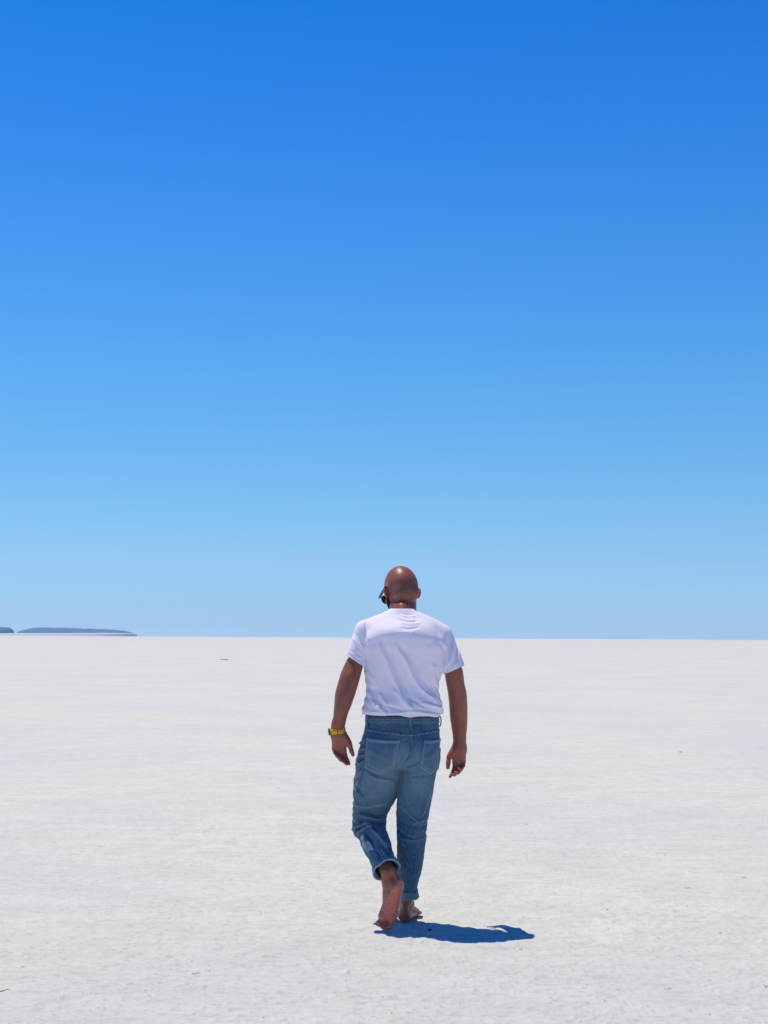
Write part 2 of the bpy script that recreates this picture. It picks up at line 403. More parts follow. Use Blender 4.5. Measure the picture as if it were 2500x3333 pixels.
man = bpy.data.objects.new('person', None); C.collection.objects.link(man)
man.location = (0.08, 0, 0)
man['label'] = 'bald bearded man seen from behind walking barefoot in white t-shirt and rolled jeans'
man['category'] = 'person'
OFF = np.array((0.08, 0, 0))
def part(name, V, F, m, parent=None, smooth=True):
    return mesh_obj(name, np.asarray(V) - OFF, F, m, parent or man, smooth)

# ------------------------------------------------------------------ body
fb = Field((-.30, -.30, -.01), (.50, .36, 1.82), H)
TOR = [(2490, 1240, 1380, .0, .07), (2440, 1195, 1410, -.01, .100), (2330, 1200, 1420, .01, .085), (2250, 1202, 1418, .015, .080), (2150, 1202, 1432, .015, .085), (2060, 1204, 1436, .02, .085), (2022, 1230, 1400, .03, .075)]
fb.put(stack(TOR), .01)
fb.put(cone(X3(1260, 2040, .03), X3(1192, 2062, .02), .045, .045), .03); fb.put(cone(X3(1370, 2044, .03), X3(1438, 2078, .02), .045, .045), .03)
fb.put(cone(X3(1192, 2062, .02), X3(1170, 2120, .012), .043, .038), .02); fb.put(cone(X3(1438, 2078, .02), X3(1460, 2120, .018), .040, .034), .02)
fb.put(stack(ARM_L), .012); fb.put(stack(ARM_R), .012)
# neck
for dx_ in (-.008, .012):
    fb.put(cone(X3(1310, 2020, .060) + (dx_, 0, 0), X3(1308, 1950, .145) + (dx_, 0, 0), .060, .062), .03)
fb.put(cone(X3(1312, 2020, .006), X3(1309, 1980, .040), .042, .034), .02)
# head
fb.put(ell(HC, (.0815, .101, .098), HM), .02)
fb.put(ell(hd(0, -.012, -.028), (.076, .088, .080), HM), .03)
fb.put(ell(hd(0, .035, -.075), (.059, .064, .068), HM), .03)
fb.put(ell(hd(0, .078, -.128), (.026, .022, .022), HM), .025)
fb.put(cone(hd(0, .098, -.022), hd(0, .122, -.062), .007, .013), .012)          # nose
fb.put(cone(hd(-.012, .110, -.066), hd(.012, .110, -.066), .008, .008), .006)
fb.put(cone(hd(-.042, .088, -.004), hd(.042, .088, -.004), .012, .012), .02)     # brow
for sx_ in (-1, 1):
    fb.put(ell(hd(sx_ * .032, .097, -.026), (.016, .012, .012), HM), .006, 'cut')
    fb.put(ell(hd(sx_ * .046, .080, -.055), (.018, .016, .018), HM), .02)
fb.put(cone(hd(-.018, .100, -.094), hd(.018, .100, -.094), .007, .007), .008); fb.put(cone(hd(-.015, .099, -.103), hd(.015, .099, -.103), .007, .007), .004)
fb.put(cone(hd(-.022, .112, -.0985), hd(.022, .112, -.0985), .0035, .0035), .003, 'cut')
# nape rolls
fb.put(cone(hd(-.045, -.058, -.082), hd(.045, -.058, -.082), .018, .018), .04)
# ears
for sx_ in (-1, 1):
    t1, t2 = R(38) * sx_, R(13) * sx_
    Rz = np.array([[math.cos(t1), -math.sin(t1), 0], [math.sin(t1), math.cos(t1), 0], [0, 0, 1]])
    Ry = np.array([[math.cos(t2), 0, math.sin(t2)], [0, 1, 0], [-math.sin(t2), 0, math.cos(t2)]])
    EM = rotm(R(21), R(-6)) @ Rz @ Ry
    ec = hd(sx_ * .0915, .004, -.045)
    fb.put(ell(ec, (.0065, .0185, .0315), EM), .005)
    fb.put(ell(ec + EM @ np.array((sx_ * .0075, .003, .004)), (.0065, .0125, .021), EM), .003, 'cut')
# hands -------------------------------------------------------------
def finger(base, pts, radii, k=.004):
    pts = [np.array(base)] + [np.array(p) for p in pts]
    return [cone(pts[q], pts[q+1], radii[q], radii[q+1]) for q in range(len(pts) - 1)]
def add_hand(fld, palm, fingers, thumb):
    for s_, k in palm: fld.put(s_, k)
    for chain in fingers:
        for q, s_ in enumerate(chain): fld.put(s_, .004 if q else .006)
    for q, s_ in enumerate(thumb): fld.put(s_, .010 if q == 0 else .005)
YL = -.026
palmL = [(cone(X3(1090, 2388, YL), X3(1090, 2440, YL + .012), .017, .0155), .02), (cone(X3(1108, 2388, YL), X3(1104, 2444, YL + .010), .017, .0150), .02),
         (cone(X3(1113, 2392, YL), X3(1118, 2440, YL + .004), .016, .0145), .02), (cone(X3(1116, 2392, YL - .004), X3(1134, 2418, YL - .008), .018, .0165), .02),
         (cone(X3(1098, 2360, -.036), X3(1100, 2410, YL), .024, .020), .02)]
fingL = [finger(X3(1120, 2438, YL + .006), [X3(1124, 2458, YL - .004), X3(1131, 2475, YL - .022), X3(1136, 2486, YL - .034)], (.0115, .0100, .0092, .0080)),
         finger(X3(1108, 2442, YL + .010), [X3(1111, 2464, YL - .004), X3(1120, 2478, YL - .030), X3(1128, 2487, YL - .046)], (.0115, .0102, .0094, .0082)),
         finger(X3(1097, 2441, YL + .012), [X3(1098, 2461, YL - .006), X3(1107, 2471, YL - .034), X3(1115, 2478, YL - .050)], (.0112, .0098, .0090, .0078)),
         finger(X3(1088, 2434, YL + .012), [X3(1090, 2450, YL - .004), X3(1097, 2460, YL - .028), X3(1104, 2466, YL - .040)], (.0100, .0088, .0080, .0070))]
thumbL = finger(X3(1128, 2406, YL - .006), [X3(1139, 2428, YL - .018), X3(1144, 2444, YL - .024), X3(1149, 2457, YL - .030)], (.0165, .0125, .0112, .0092))
add_hand(fb, palmL, fingL, thumbL)
YR = .142
palmR = [(cone(X3(1486, 2430, YR), X3(1481, 2482, YR + .008), .018, .0150), .02), (cone(X3(1497, 2430, YR), X3(1495, 2488, YR + .012), .019, .0155), .02),
         (cone(X3(1506, 2432, YR), X3(1507, 2482, YR + .010), .018, .0155), .02), (cone(X3(1484, 2436, YR - .004), X3(1468, 2458, YR - .010), .019, .0170), .02),
         (cone(X3(1496, 2405, .128), X3(1496, 2445, YR), .025, .020), .02)]
fingR = [finger(X3(1481, 2482, YR + .008), [X3(1478, 2502, YR - .002), X3(1471, 2519, YR - .016), X3(1465, 2528, YR - .022)], (.0112, .0100, .0092, .0080)),
         finger(X3(1491, 2487, YR + .010), [X3(1490, 2509, YR - .010), X3(1480, 2521, YR - .036), X3(1471, 2522, YR - .052)], (.0115, .0102, .0095, .0082)),
         finger(X3(1501, 2484, YR + .010), [X3(1501, 2504, YR - .010), X3(1492, 2515, YR - .038), X3(1482, 2514, YR - .054)], (.0112, .0100, .0092, .0080)),
         finger(X3(1509, 2476, YR + .008), [X3(1509, 2493, YR - .010), X3(1502, 2503, YR - .032), X3(1492, 2502, YR - .046)], (.0102, .0090, .0082, .0072))]
thumbR = finger(X3(1474, 2446, YR - .006), [X3(1462, 2464, YR - .018), X3(1459, 2483, YR - .026), X3(1458, 2498, YR - .034)], (.0170, .0128, .0118, .0100))
add_hand(fb, palmR, fingR, thumbR)
# legs --------------------------------------------------------------
fb.put(cone(X3(1245, 2460, -.0), KNEE_L, .085, .052), .03); fb.put(cone(X3(1370, 2460, -.0), X3(1340, 2700, .05), .085, .050), .03)
fb.put(cone(KNEE_L, ANK_L * .45 + KNEE_L * .55 + np.array((0, -.015, 0)), .052, .050), .02)
fb.put(cone(ANK_L * .45 + KNEE_L * .55 + np.array((0, -.015, 0)), ANK_L, .050, .033), .02)
fb.put(cone(X3(1340, 2700, .05), X3(1338, 2780, .02), .050, .052), .02); fb.put(cone(X3(1338, 2780, .02), X3(1323, 2925, .03), .052, .031), .02)
# left foot: heel lifted, sole turned to the camera
fb.put(cone(X3(1260, 2830, -0.178), X3(1268, 2868, -0.193), .032, .035), .015)
fb.put(cone(X3(1278, 2826, -0.218), X3(1297, 2866, -0.243), .010, .014), .014)       # tendon
fb.put(ell(X3(1292, 2882, -0.223), (.034, .036, .038)), .015)
fb.put(cone(X3(1268, 2866, -0.193), X3(1262, 2935, -0.163), .034, .026), .02)          # instep
fb.put(cone(X3(1293, 2888, -0.228), X3(1276, 2984, -0.196), .028, .025), .015)
fb.put(cone(X3(1284, 2900, -0.216), X3(1256, 2984, -0.188), .026, .024), .015)
fb.put(cone(X3(1276, 2910, -0.208), X3(1245, 2982, -0.178), .024, .022), .015)
fb.put(ell(X3(1249, 2862, -0.178), (.010, .014, .014)), .012); fb.put(ell(X3(1276, 2874, -0.163), (.012, .016, .016)), .012)
YT = -.170
fb.put(ell(X3(1277, 2988, -0.208), (.021, .018, .024)), .012); fb.put(ell(X3(1249, 2984, -0.200), (.022, .016, .022)), .012)
fb.put(cone(X3(1233, 2999, -.236), X3(1270, 3006, -.236), .004, .006), .010, 'cut')
for a, b2, r1, r2 in (((1276, 2996, -.186), (1269, 3018, -.212), .0130, .0140), ((1264, 2999, -.184), (1256, 3022, -.212), .0080, .0096), ((1255, 2997, -.182), (1246, 3019, -.210), .0075, .0090),
                      ((1246, 2993, -.180), (1238, 3013, -.206), .0072, .0086), ((1239, 2987, -.178), (1232, 3004, -.202), .0072, .0084)):
    fb.put(cone(X3(*a), X3(*b2), r1, r2), .002)
# right foot: flat on the salt, turned a little out
def gp(x, y, z): return np.array((x, y, z))
hx = X3(1317, 2990, .03)[0]
fb.put(ell(gp(hx, .035, .033), (.033, .036, .034)), .015)
fb.put(cone(gp(hx + .006, .035, .03), gp(hx + .010, .075, .11), .022, .029), .02)
fb.put(cone(gp(hx - .010, .06, .030), gp(hx + .014, .215, .022), .026, .022), .015)
fb.put(cone(gp(hx + .010, .06, .028), gp(hx + .062, .190, .020), .025, .019), .015)
fb.put(cone(gp(hx + .012, .085, .085), gp(hx + .040, .20, .030), .030, .020), .02)
fb.put(ell(gp(hx + .036, .065, .085), (.013, .016, .016)), .012)
fb.put(cone(X3(1322, 2905, .03), gp(hx + .008, .055, .075), .031, .031), .02)
fb.put(cone(gp(hx + .004, .010, .12), gp(hx + .001, .012, .05), .012, .018), .018)
for q, (dx, dy, r1) in enumerate(((.022, .262, .0140), (.042, .258, .0098), (.057, .248, .0092), (.070, .234, .0088), (.081, .216, .0088))):
    fb.put(cone(gp(hx + dx - .006, dy - .05, .020), gp(hx + dx + .004, dy, .012), r1, r1 * .95), .005)
Vb, Qb = fb.mesh(2)
Nb = vnormals(Vb, Qb)
Vb = Vb + Nb * (0.0006 * noise(Vb[:, 0] * 40, Vb[:, 1] * 40, Vb[:, 2] * 40, s=21))[:, None]
Vb[:, 2] = np.maximum(Vb[:, 2], .0005)
body = part('body', Vb, Qb, M_skin)
px, py = proj(Vb); L = (Vb - HC) @ HM
red = np.zeros(len(Vb))
ear = (np.abs(L[:, 0]) > .083) & (np.abs(L[:, 2] + .045) < .05) & (Vb[:, 2] > 1.5); red[ear] = 1.0  # light glowing through the ears, put into their colour as red
soleL = (py > 2855) & (px < 1322) & (Vb[:, 1] < -.1) & (Vb[:, 2] < .30)
sole_amt = np.clip(-Nb[:, 1] * 1.4, 0, 1) * np.clip(((px - 1300) * 1.2 + (py - 2862)) / 14, 0, 1)
red = np.where(soleL, sole_amt, red)
heelR = (Vb[:, 1] > -.08) & (px > 1290) & (Vb[:, 2] < .07) & (Vb[:, 1] < .1); red = np.where(heelR, np.clip(1.1 - Vb[:, 2] / .06, 0, 1) * .8, red)
hands = ((px < 1160) & (py > 2400) | (px > 1448) & (py > 2440)) & (Vb[:, 2] > .6); red = np.where(hands, .35, red)
set_attr(body, 'red', red)
set_attr(body, 'salty', np.where(soleL, sole_amt, 0))
stub = np.clip((-L[:, 2] - .02 + L[:, 1] * .15) / .03 + .8, 0, 1) * np.clip((L[:, 2] + .16 + L[:, 1] * .2) / .06, 0, 1) * (Vb[:, 2] > 1.5) * (L[:, 1] < .05) * (~ear)
set_attr(body, 'stubble', stub * .8)
set_attr(body, 'lip', (np.abs(L[:, 0]) < .024) & (np.abs(L[:, 2] + .0985) < .011) & (L[:, 1] > .09))

# beard: hair shell over the jaw
fd = Field(HC - .2, HC + .16, .003)
for s_ in (ell(hd(0, .034, -.082), (.0665, .072, .072), HM), ell(hd(0, .080, -.136), (.037, .034, .036), HM)): fd.put(s_, .02)
for sx_ in (-1, 1): fd.put(cone(hd(sx_ * .075, .022, -.045), hd(sx_ * .066, .024, -.110), .008, .018 if sx_ < 0 else .009), .012); fd.put(cone(hd(sx_ * .070, .034, -.050), hd(sx_ * .048, .080, -.085), .008, .012), .012)
fd.put(ell(hd(0, .120, -.050), (.055, .062, .038), HM), .01, 'cut')
fd.put(ell(hd(0, -.055, -.10), (.09, .07, .12), HM), .01, 'cut')
fd.put(ell(hd(0, .128, -.0985), (.020, .018, .009), HM), .006, 'cut')
Vd, Qd = fd.mesh(1); Nd = vnormals(Vd, Qd)
Vd = Vd + Nd * (.0022 * noise(Vd[:, 0] * 170, Vd[:, 1] * 170, Vd[:, 2] * 110, s=5))[:, None]
part('beard', Vd, Qd, M_beard)
for sx_ in (-1, 1):                                   # eyes
    c0 = hd(sx_ * .032, .086, -.026); V, F = [], []
    for a in range(7):
        for b2 in range(12):
            p1, p2 = math.pi * a / 6, 2 * math.pi * b2 / 12
            V.append(c0 + .0115 * np.array((math.sin(p1) * math.cos(p2), math.sin(p1) * math.sin(p2), math.cos(p1))))
    for a in range(6):
        for b2 in range(12): F.append((a*12+b2, a*12+(b2+1) % 12, (a+1)*12+(b2+1) % 12, (a+1)*12+b2))
    part('eye', V, F, M_eye)

# ------------------------------------------------------------------ tubes, bands, ribbons
def tube(pts, rad, n=8, flat=1.0, up=(0, 0, 1)):
    pts = np.array(pts, float); V, F = [], []
    rad = np.full(len(pts), rad) if np.isscalar(rad) else rad
    for k, p in enumerate(pts):
        t = pts[min(k+1, len(pts)-1)] - pts[max(k-1, 0)]; t = t / np.linalg.norm(t)
        u = np.cross(t, up); u = u / (np.linalg.norm(u) + 1e-9); v = np.cross(u, t)
        for a in range(n):
            q = 2 * math.pi * a / n; V.append(p + rad[k] * (u * math.cos(q) * flat + v * math.sin(q)))
    for k in range(len(pts) - 1):
        for a in range(n): F.append((k*n+a, k*n+(a+1) % n, (k+1)*n+(a+1) % n, (k+1)*n+a))
    F.append(tuple(range(n))[::-1]); F.append(tuple((len(pts)-1)*n + a for a in range(n)))
    return V, F
# sunglasses
gl = bpy.data.objects.new('sunglasses', None); C.collection.objects.link(gl); gl.parent = man; gl.location = Vector(hd(0, .10, -.02) - OFF)
goff = hd(0, .10, -.02)
def gpart(name, V, F, m): return mesh_obj(name, np.asarray(V) - goff, F, m, gl)
for sx_ in (-1, 1):
    V, F = tube([hd(sx_ * .082, -.022, -.030), hd(sx_ * .087, -.008, -.016), hd(sx_ * .086, .03, -.013), hd(sx_ * .082, .108, -.014)], np.array((.004, .005, .006, .007)), up=HM[:, 2])
    gpart('temple', V, F, M_black)
    ring = [(sx_ * (.039 + .034 * math.copysign(abs(math.cos(a))**.75, math.cos(a))), .112 - .010 * abs(math.cos(a) * sx_ + 1) * 0 - .004 * (math.cos(a) * 1 + 1), -.028 + .024 * math.copysign(abs(math.sin(a))**.75, math.sin(a))) for a in np.linspace(0, 2 * math.pi, 25)]
    ring = [hd(*p) for p in ring]
    V, F = tube(ring, .0035, up=HM[:, 1]); gpart('rim', V, F, M_black)
    c0 = np.mean(ring[:-1], 0); off = HM[:, 1] * .0012
    V = [c0 + off * 2] + [p + off for p in ring[:-1]] + [c0 - off] + [p - off for p in ring[:-1]]
    n = len(ring) - 1; F = [(0, 1 + k, 1 + (k+1) % n) for k in range(n)] + [(n+1, n+2 + (k+1) % n, n+2 + k) for k in range(n)]
    gpart('lens', V, F, M_lens)
V, F = tube([hd(-.012, .110, -.018), hd(0, .114, -.014), hd(.012, .110, -.018)], .003, up=HM[:, 1]); gpart('bridge', V, F, M_black)

# ------------------------------------------------------------------ t-shirt
fs = Field((-.25, -.24, .95), (.46, .24, 1.66), .003)
SH = [(2340, 1184, 1440, .0, .128), (2326, 1179, 1443, .0, .133), (2305, 1179, 1443, .0, .136), (2285, 1185, 1439, .0, .133), (2262, 1189, 1432, .004, .126), (2240, 1190, 1429, .006, .123), (2214, 1188, 1433, .006, .124),
      (2180, 1186, 1442, .004, .130), (2135, 1184, 1450, .002, .139), (2098, 1182, 1456, -.002, .148), (2072, 1184, 1452, -.002, .150), (2050, 1189, 1444, .010, .136), (2028, 1199, 1431, .028, .111), (2012, 1220, 1406, .038, .090), (2000, 1242, 1380, .046, .078), (1988, 1262, 1357, .054, .073), (1982, 1268, 1350, .058, .070)]
SHS = stack(SH, 2.25); z_sh = X3(1310, 2062, 0)[2]
def arch(S_):      # the shoulder-blade shelf rises towards the spine
    return (lambda X, Y, Z: np.concatenate([S_[0](X[i:i+1], Y, Z - .040 * max(0, 1 - ((float(X[i, 0, 0]) - .085) / .19)**2) * np.exp(-((Z - z_sh - .01) / .05)**2) * .9 + .016 * np.exp(-((Z - z_sh) / .05)**2)) for i in range(X.shape[0])], 0)), S_[1], S_[2]
fs.put(arch(SHS), .01)
fs.put(cone(X3(1262, 2037, .028), X3(1190, 2054, .018), .058, .054), .035); fs.put(cone(X3(1366, 2040, .028), X3(1439, 2070, .018), .058, .055), .035)
def sleeve(a, b, r1, r2, e0, e1):
    """cone cut by the hem plane through the pixel points e0, e1"""
    A, B = X3(*e0, .01), X3(*e1, .01); t = B - A; n = np.cross((0, 1, 0), t); n = n / np.linalg.norm(n)
    if n[2] < 0: n = -n
    cn = cone(a, b, r1, r2)
    f = (lambda X, Y, Z: np.maximum(cn[0](X, Y, Z), -((X - A[0]) * n[0] + (Y - A[1]) * n[1] + (Z - A[2]) * n[2])))
    hollow = (lambda X, Y, Z: np.maximum(cone(a, b, r1 - .007, r2 - .007)[0](X, Y, Z), ((X - A[0]) * n[0] + (Y - A[1]) * n[1] + (Z - A[2]) * n[2]) - .022))
    return (f, cn[1], cn[2]), (hollow, cn[1], cn[2])
sl1, ho1 = sleeve(X3(1190, 2056, .018), X3(1150, 2166, -.006), .056, .0550, (1126, 2131), (1184, 2168))
sl2, ho2 = sleeve(X3(1439, 2072, .018), X3(1486, 2196, .006), .056, .0590, (1446, 2195), (1517, 2163))
fs.put(sl1, .014); fs.put(sl2, .014)
fs.put(ho1, .002, 'cut'); fs.put(ho2, .002, 'cut')
# hem
def hem_z(X): return 0
hp = X3(1310, 2328, 0)
lo_, hi_ = np.array((-.25, -.24, .95)), np.array((.46, .24, hp[2] + .05))
def hemf(X, Y, Z):
    w_ = .004 * np.sin(X * 21 + 1.1) + .003 * np.sin(X * 47 + Y * 12) + .002 * noise(X * 30 + 0 * Y, Y * 30 + 0 * X, s=3)
    return Z - (hp[2] + w_ + .03 * np.maximum(Y, 0) * 0)
fs.put((hemf, lo_, hi_), .006, 'cut')
SHin = stack(SH, 2.25, .006)
fs.put(((lambda X, Y, Z: np.maximum(SHin[0](X, Y, Z), Z - (hp[2] + .05))), SHin[1], (SHin[2][0], SHin[2][1], hp[2] + .06)), .003, 'cut')
# neck opening
for dx_ in (-.008, .012): fs.put(cone(X3(1310, 2035, .066) + (dx_, 0, 0), X3(1308, 1950, .145) + (dx_, 0, 0), .060, .064), .004, 'cut')
fs.put(cone(X3(1312, 2024, .006), X3(1309, 1978, .040), .0425, .036), .003, 'cut')
fs.put(ell(X3(1308, 1972, .15), (.075, .08, .055)), .01, 'cut')
Vs, Qs = fs.mesh(2)
def z1(*pts): return [(1050 + .3315 * a, 1800 + .3315 * b) for a, b in pts]
shirt_folds = [
    (z1((560, 900), (630, 1050), (700, 1230), (770, 1370), (830, 1530)), 7, .0075), (z1((620, 900), (690, 1080), (770, 1260), (850, 1440), (900, 1520)), 9, -.0080),
    (z1((730, 920), (820, 1060), (880, 1200), (960, 1330), (1080, 1440), (1150, 1510)), 6, .0090), (z1((770, 900), (880, 1060), (940, 1170), (1010, 1290), (1120, 1400)), 9, -.0075),
    (z1((950, 1150), (1010, 1300), (1130, 1440)), 6, .0055), (z1((700, 1330), (800, 1460), (900, 1540)), 8, .005), (z1((820, 1400), (960, 1480), (1040, 1530)), 6, -.0055),
    (z1((500, 1300), (520, 1420), (590, 1500), (640, 1560)), 7, -.0065), (z1((460, 1340), (490, 1450), (560, 1520), (620, 1570)), 5, .006), (z1((560, 1380), (620, 1480), (650, 1530)), 6, .005),
    (z1((500, 1480), (620, 1500), (800, 1545)), 4, -.005), (z1((470, 1560), (700, 1575), (900, 1560), (1140, 1590)), 5, .004), (z1((960, 1470), (1080, 1500), (1170, 1530)), 4, .005),
    (z1((950, 1540), (1080, 1560), (1170, 1570)), 4, -.003), (z1((1050, 1440), (1120, 1490), (1180, 1485)), 3, -.004),
    (z1((790, 600), (850, 606), (880, 604)), 2.4, -.0016), (z1((780, 617), (850, 626), (920, 622)), 2.6, .0026), (z1((830, 622), (890, 632)), 2.6, -.0018), (z1((750, 650), (840, 672), (930, 668)), 2.8, -.0042),
    (z1((750, 684), (850, 700), (960, 690)), 3.4, .0030), (z1((760, 735), (850, 745), (950, 728)), 4, -.0028), (z1((720, 775), (850, 782), (900, 775)), 3.6, .0016),
    (z1((425, 650), (424, 800), (428, 950), (418, 1100)), 3, -.0042), (z1((440, 750), (445, 900), (440, 1050)), 4, .0035),
    (z1((1272, 760), (1262, 900), (1235, 1050), (1205, 1190)), 3.2, -.0045), (z1((1190, 880), (1225, 960), (1222, 1080), (1190, 1180)), 4, .005), (z1((1160, 880), (1200, 960), (1190, 1100)), 4, -.004),
    (z1((300, 830), (350, 900), (415, 960)), 4, .0035), (z1((330, 790), (380, 870), (420, 905)), 4, -.0030), (z1((290, 960), (350, 1000), (400, 1020)), 3, -.0022),
    (z1((1290, 900), (1280, 1000), (1220, 1120)), 4, .0035), (z1((1330, 900), (1310, 1010), (1240, 1130)), 4, -.0030), (z1((1350, 960), (1340, 1050), (1290, 1130)), 3, .0022),
    (z1((240, 990), (320, 1030), (400, 1090)), 2.0, -.0018), (z1((1200, 1175), (1290, 1150), (1390, 1085)), 2.0, -.0018),
    (z1((430, 1150), (500, 1250), (520, 1330)), 8, .004), (z1((1090, 1080), (1100, 1250), (1140, 1330)), 5, .0040), (z1((1060, 1100), (1060, 1250), (1090, 1350)), 5, -.0035), (z1((1075, 1112), (1155, 1112)), 1.6, .0016),
    (z1((470, 900), (560, 860), (660, 880)), 14, -.002), (z1((1020, 900), (1110, 860), (1190, 900)), 12, -.003)]
Vs = folds(Vs, Qs, shirt_folds, 1.65)
Ns = vnormals(Vs, Qs)
low = np.clip((1.33 - Vs[:, 2]) / .2, 0, 1)
wv = (.0028 * noise(Vs[:, 0] * 9 + Vs[:, 2] * 7, Vs[:, 1] * 9, Vs[:, 2] * 5, s=31) + .0014 * noise(Vs[:, 0] * 26 + Vs[:, 2] * 16, Vs[:, 1] * 22, Vs[:, 2] * 15, s=32)) * (.35 + low)
wv += .0022 * low * np.sin(Vs[:, 2] * 150 + 9 * noise(Vs[:, 0] * 8, Vs[:, 1] * 8, Vs[:, 2] * 3, s=34)) * (np.clip(np.abs(Vs[:, 0] - .095) - .11, 0, .05) / .05)
Vs = Vs + Ns * wv[:, None]
shirt = part('t_shirt', Vs, Qs, M_shirt)
# collar rib
def bvh_of(V, Q): return BVHTree.FromPolygons([tuple(v) for v in V.tolist()], Q.tolist())
bs = bvh_of(Vs, Qs)
ring = []
for a in np.linspace(0, 2 * math.pi, 49)[:-1]:
    top = X3(1310, 1996, .062) + np.array((.073 * math.cos(a), .072 * math.sin(a), -.006 + (-.030 * max(0, math.sin(a)) ** 1 + .012 * max(0, -math.sin(a)) - .010 * abs(math.cos(a)))))
    hit = bs.find_nearest(Vector(top)); p = np.array(hit[0]); ring.append(p * .85 + top * .15)
ring = [np.mean([ring[(k + d) % 48] for d in (-2, -1, 0, 1, 2)], 0) for k in range(48)]
V, F = [], []
for k in range(48):
    c0 = np.array(X3(1310, 2030, .055)); r_ = ring[k] - c0; r_[2] = 0; r_ /= np.linalg.norm(r_)
    for q in range(8):
        a = 2 * math.pi * q / 8; V.append(ring[k] + r_ * .0042 * math.cos(a) + np.array((0, 0, .0085)) * math.sin(a))
for k in range(48):
    for q in range(8): F.append((k*8+q, k*8+(q+1) % 8, ((k+1) % 48)*8+(q+1) % 8, ((k+1) % 48)*8+q))
mesh_obj('collar', np.asarray(V) - OFF, F, M_shirt, shirt)

# ------------------------------------------------------------------ jeans
fj = Field((-.23, -.30, .08), (.36, .26, 1.06), .003)
PEL = [(2322, 1192, 1427, .0, .112), (2335, 1190, 1428, .0, .114), (2352, 1188, 1429, .0, .118), (2375, 1185, 1430, -.004, .124), (2405, 1177, 1431, -.010, .132), (2440, 1170, 1430, -.014, .134), (2470, 1165, 1428, -.010, .128), (2500, 1162, 1424, 0, .11)]
fj.put(stack(PEL, 2.2), .01)
fj.put(ell(X3(1246, 2440, -.060), (.088, .088, .105)), .03); fj.put(ell(X3(1372, 2444, -.060), (.084, .086, .100)), .02)
LL = [(2440, 1172, 1300, -.01, .11), (2480, 1163, 1313, 0, .125), (2515, 1157, 1316, .012, .122), (2562, 1150, 1303, .035, .108), (2600, 1149, 1290, .068, .098), (2625, 1148, 1274, .086, .092), (2650, 1147, 1262, .104, .090), (2680, 1145, 1255, .116, .086), (2703, 1150, 1254, .112, .082), (2722, 1160, 1258, .10, .070)]
fL = Field((-.23, -.30, .08), (.36, .26, 1.06), .003)
fL.put(stack(LL, 2.1), .01)
sh0, sh1 = X3(1204, 2690, .095), X3(1256, 2828, -.185)
fL.put(cone(sh0, sh0 * .5 + sh1 * .5, .076, .066), .03); fL.put(cone(sh0 * .5 + sh1 * .5, sh1, .066, .058), .02)
fj.F = np.minimum(fj.F, 9)
def merge(A, B, k):
    hh = np.maximum(k - np.abs(A - B), 0) / k; return np.minimum(A, B) - hh * hh * k * .25
RL = [(2440, 1312, 1431, -.01, .11), (2480, 1308, 1428, -.005, .118), (2515, 1305, 1421, .0, .112), (2556, 1299, 1414, .012, .104), (2600, 1292, 1407, .025, .097), (2656, 1290, 1396, .042, .090), (2695, 1290, 1388, .046, .086), (2739, 1292, 1386, .04, .083),
      (2779, 1292, 1381, .03, .080), (2839, 1294, 1371, .026, .072), (2879, 1299, 1361, .03, .064), (2912, 1306, 1354, .034, .058)]
fR = Field((-.23, -.30, .08), (.36, .26, 1.06), .003)
fR.put(stack(RL, 2.0), .01)
legs = merge(fL.F, fR.F, .006)
fj.F = merge(fj.F, legs, .022); del fL, fR, legs
# seat cleft and open legs
fj.put(cone(X3(1333, 2430, -.200), X3(1317, 2500, -.160), .006, .018), .035, 'cut')
sd = (sh1 - sh0) / np.linalg.norm(sh1 - sh0)
fj.put(cone(sh1 + sd * .02, sh1 - sd * .05, .052, .050), .002, 'cut')
def cutplane(fld, pt, n, lo, hi):
    n = np.array(n) / np.linalg.norm(n)
    fld.put(((lambda X, Y, Z: -((X - pt[0]) * n[0] + (Y - pt[1]) * n[1] + (Z - pt[2]) * n[2])), lo, hi), 0, 'cut', pad=0)
cutplane(fj, sh1 + sd * .004, sd, sh1 - .085, sh1 + .085)
cR = X3(1329, 2908, .032)
fj.put(cone(cR + (0, 0, -.03), cR + (0, 0, .05), .034, .040), .002, 'cut')
Vj, Qj = fj.mesh(2)
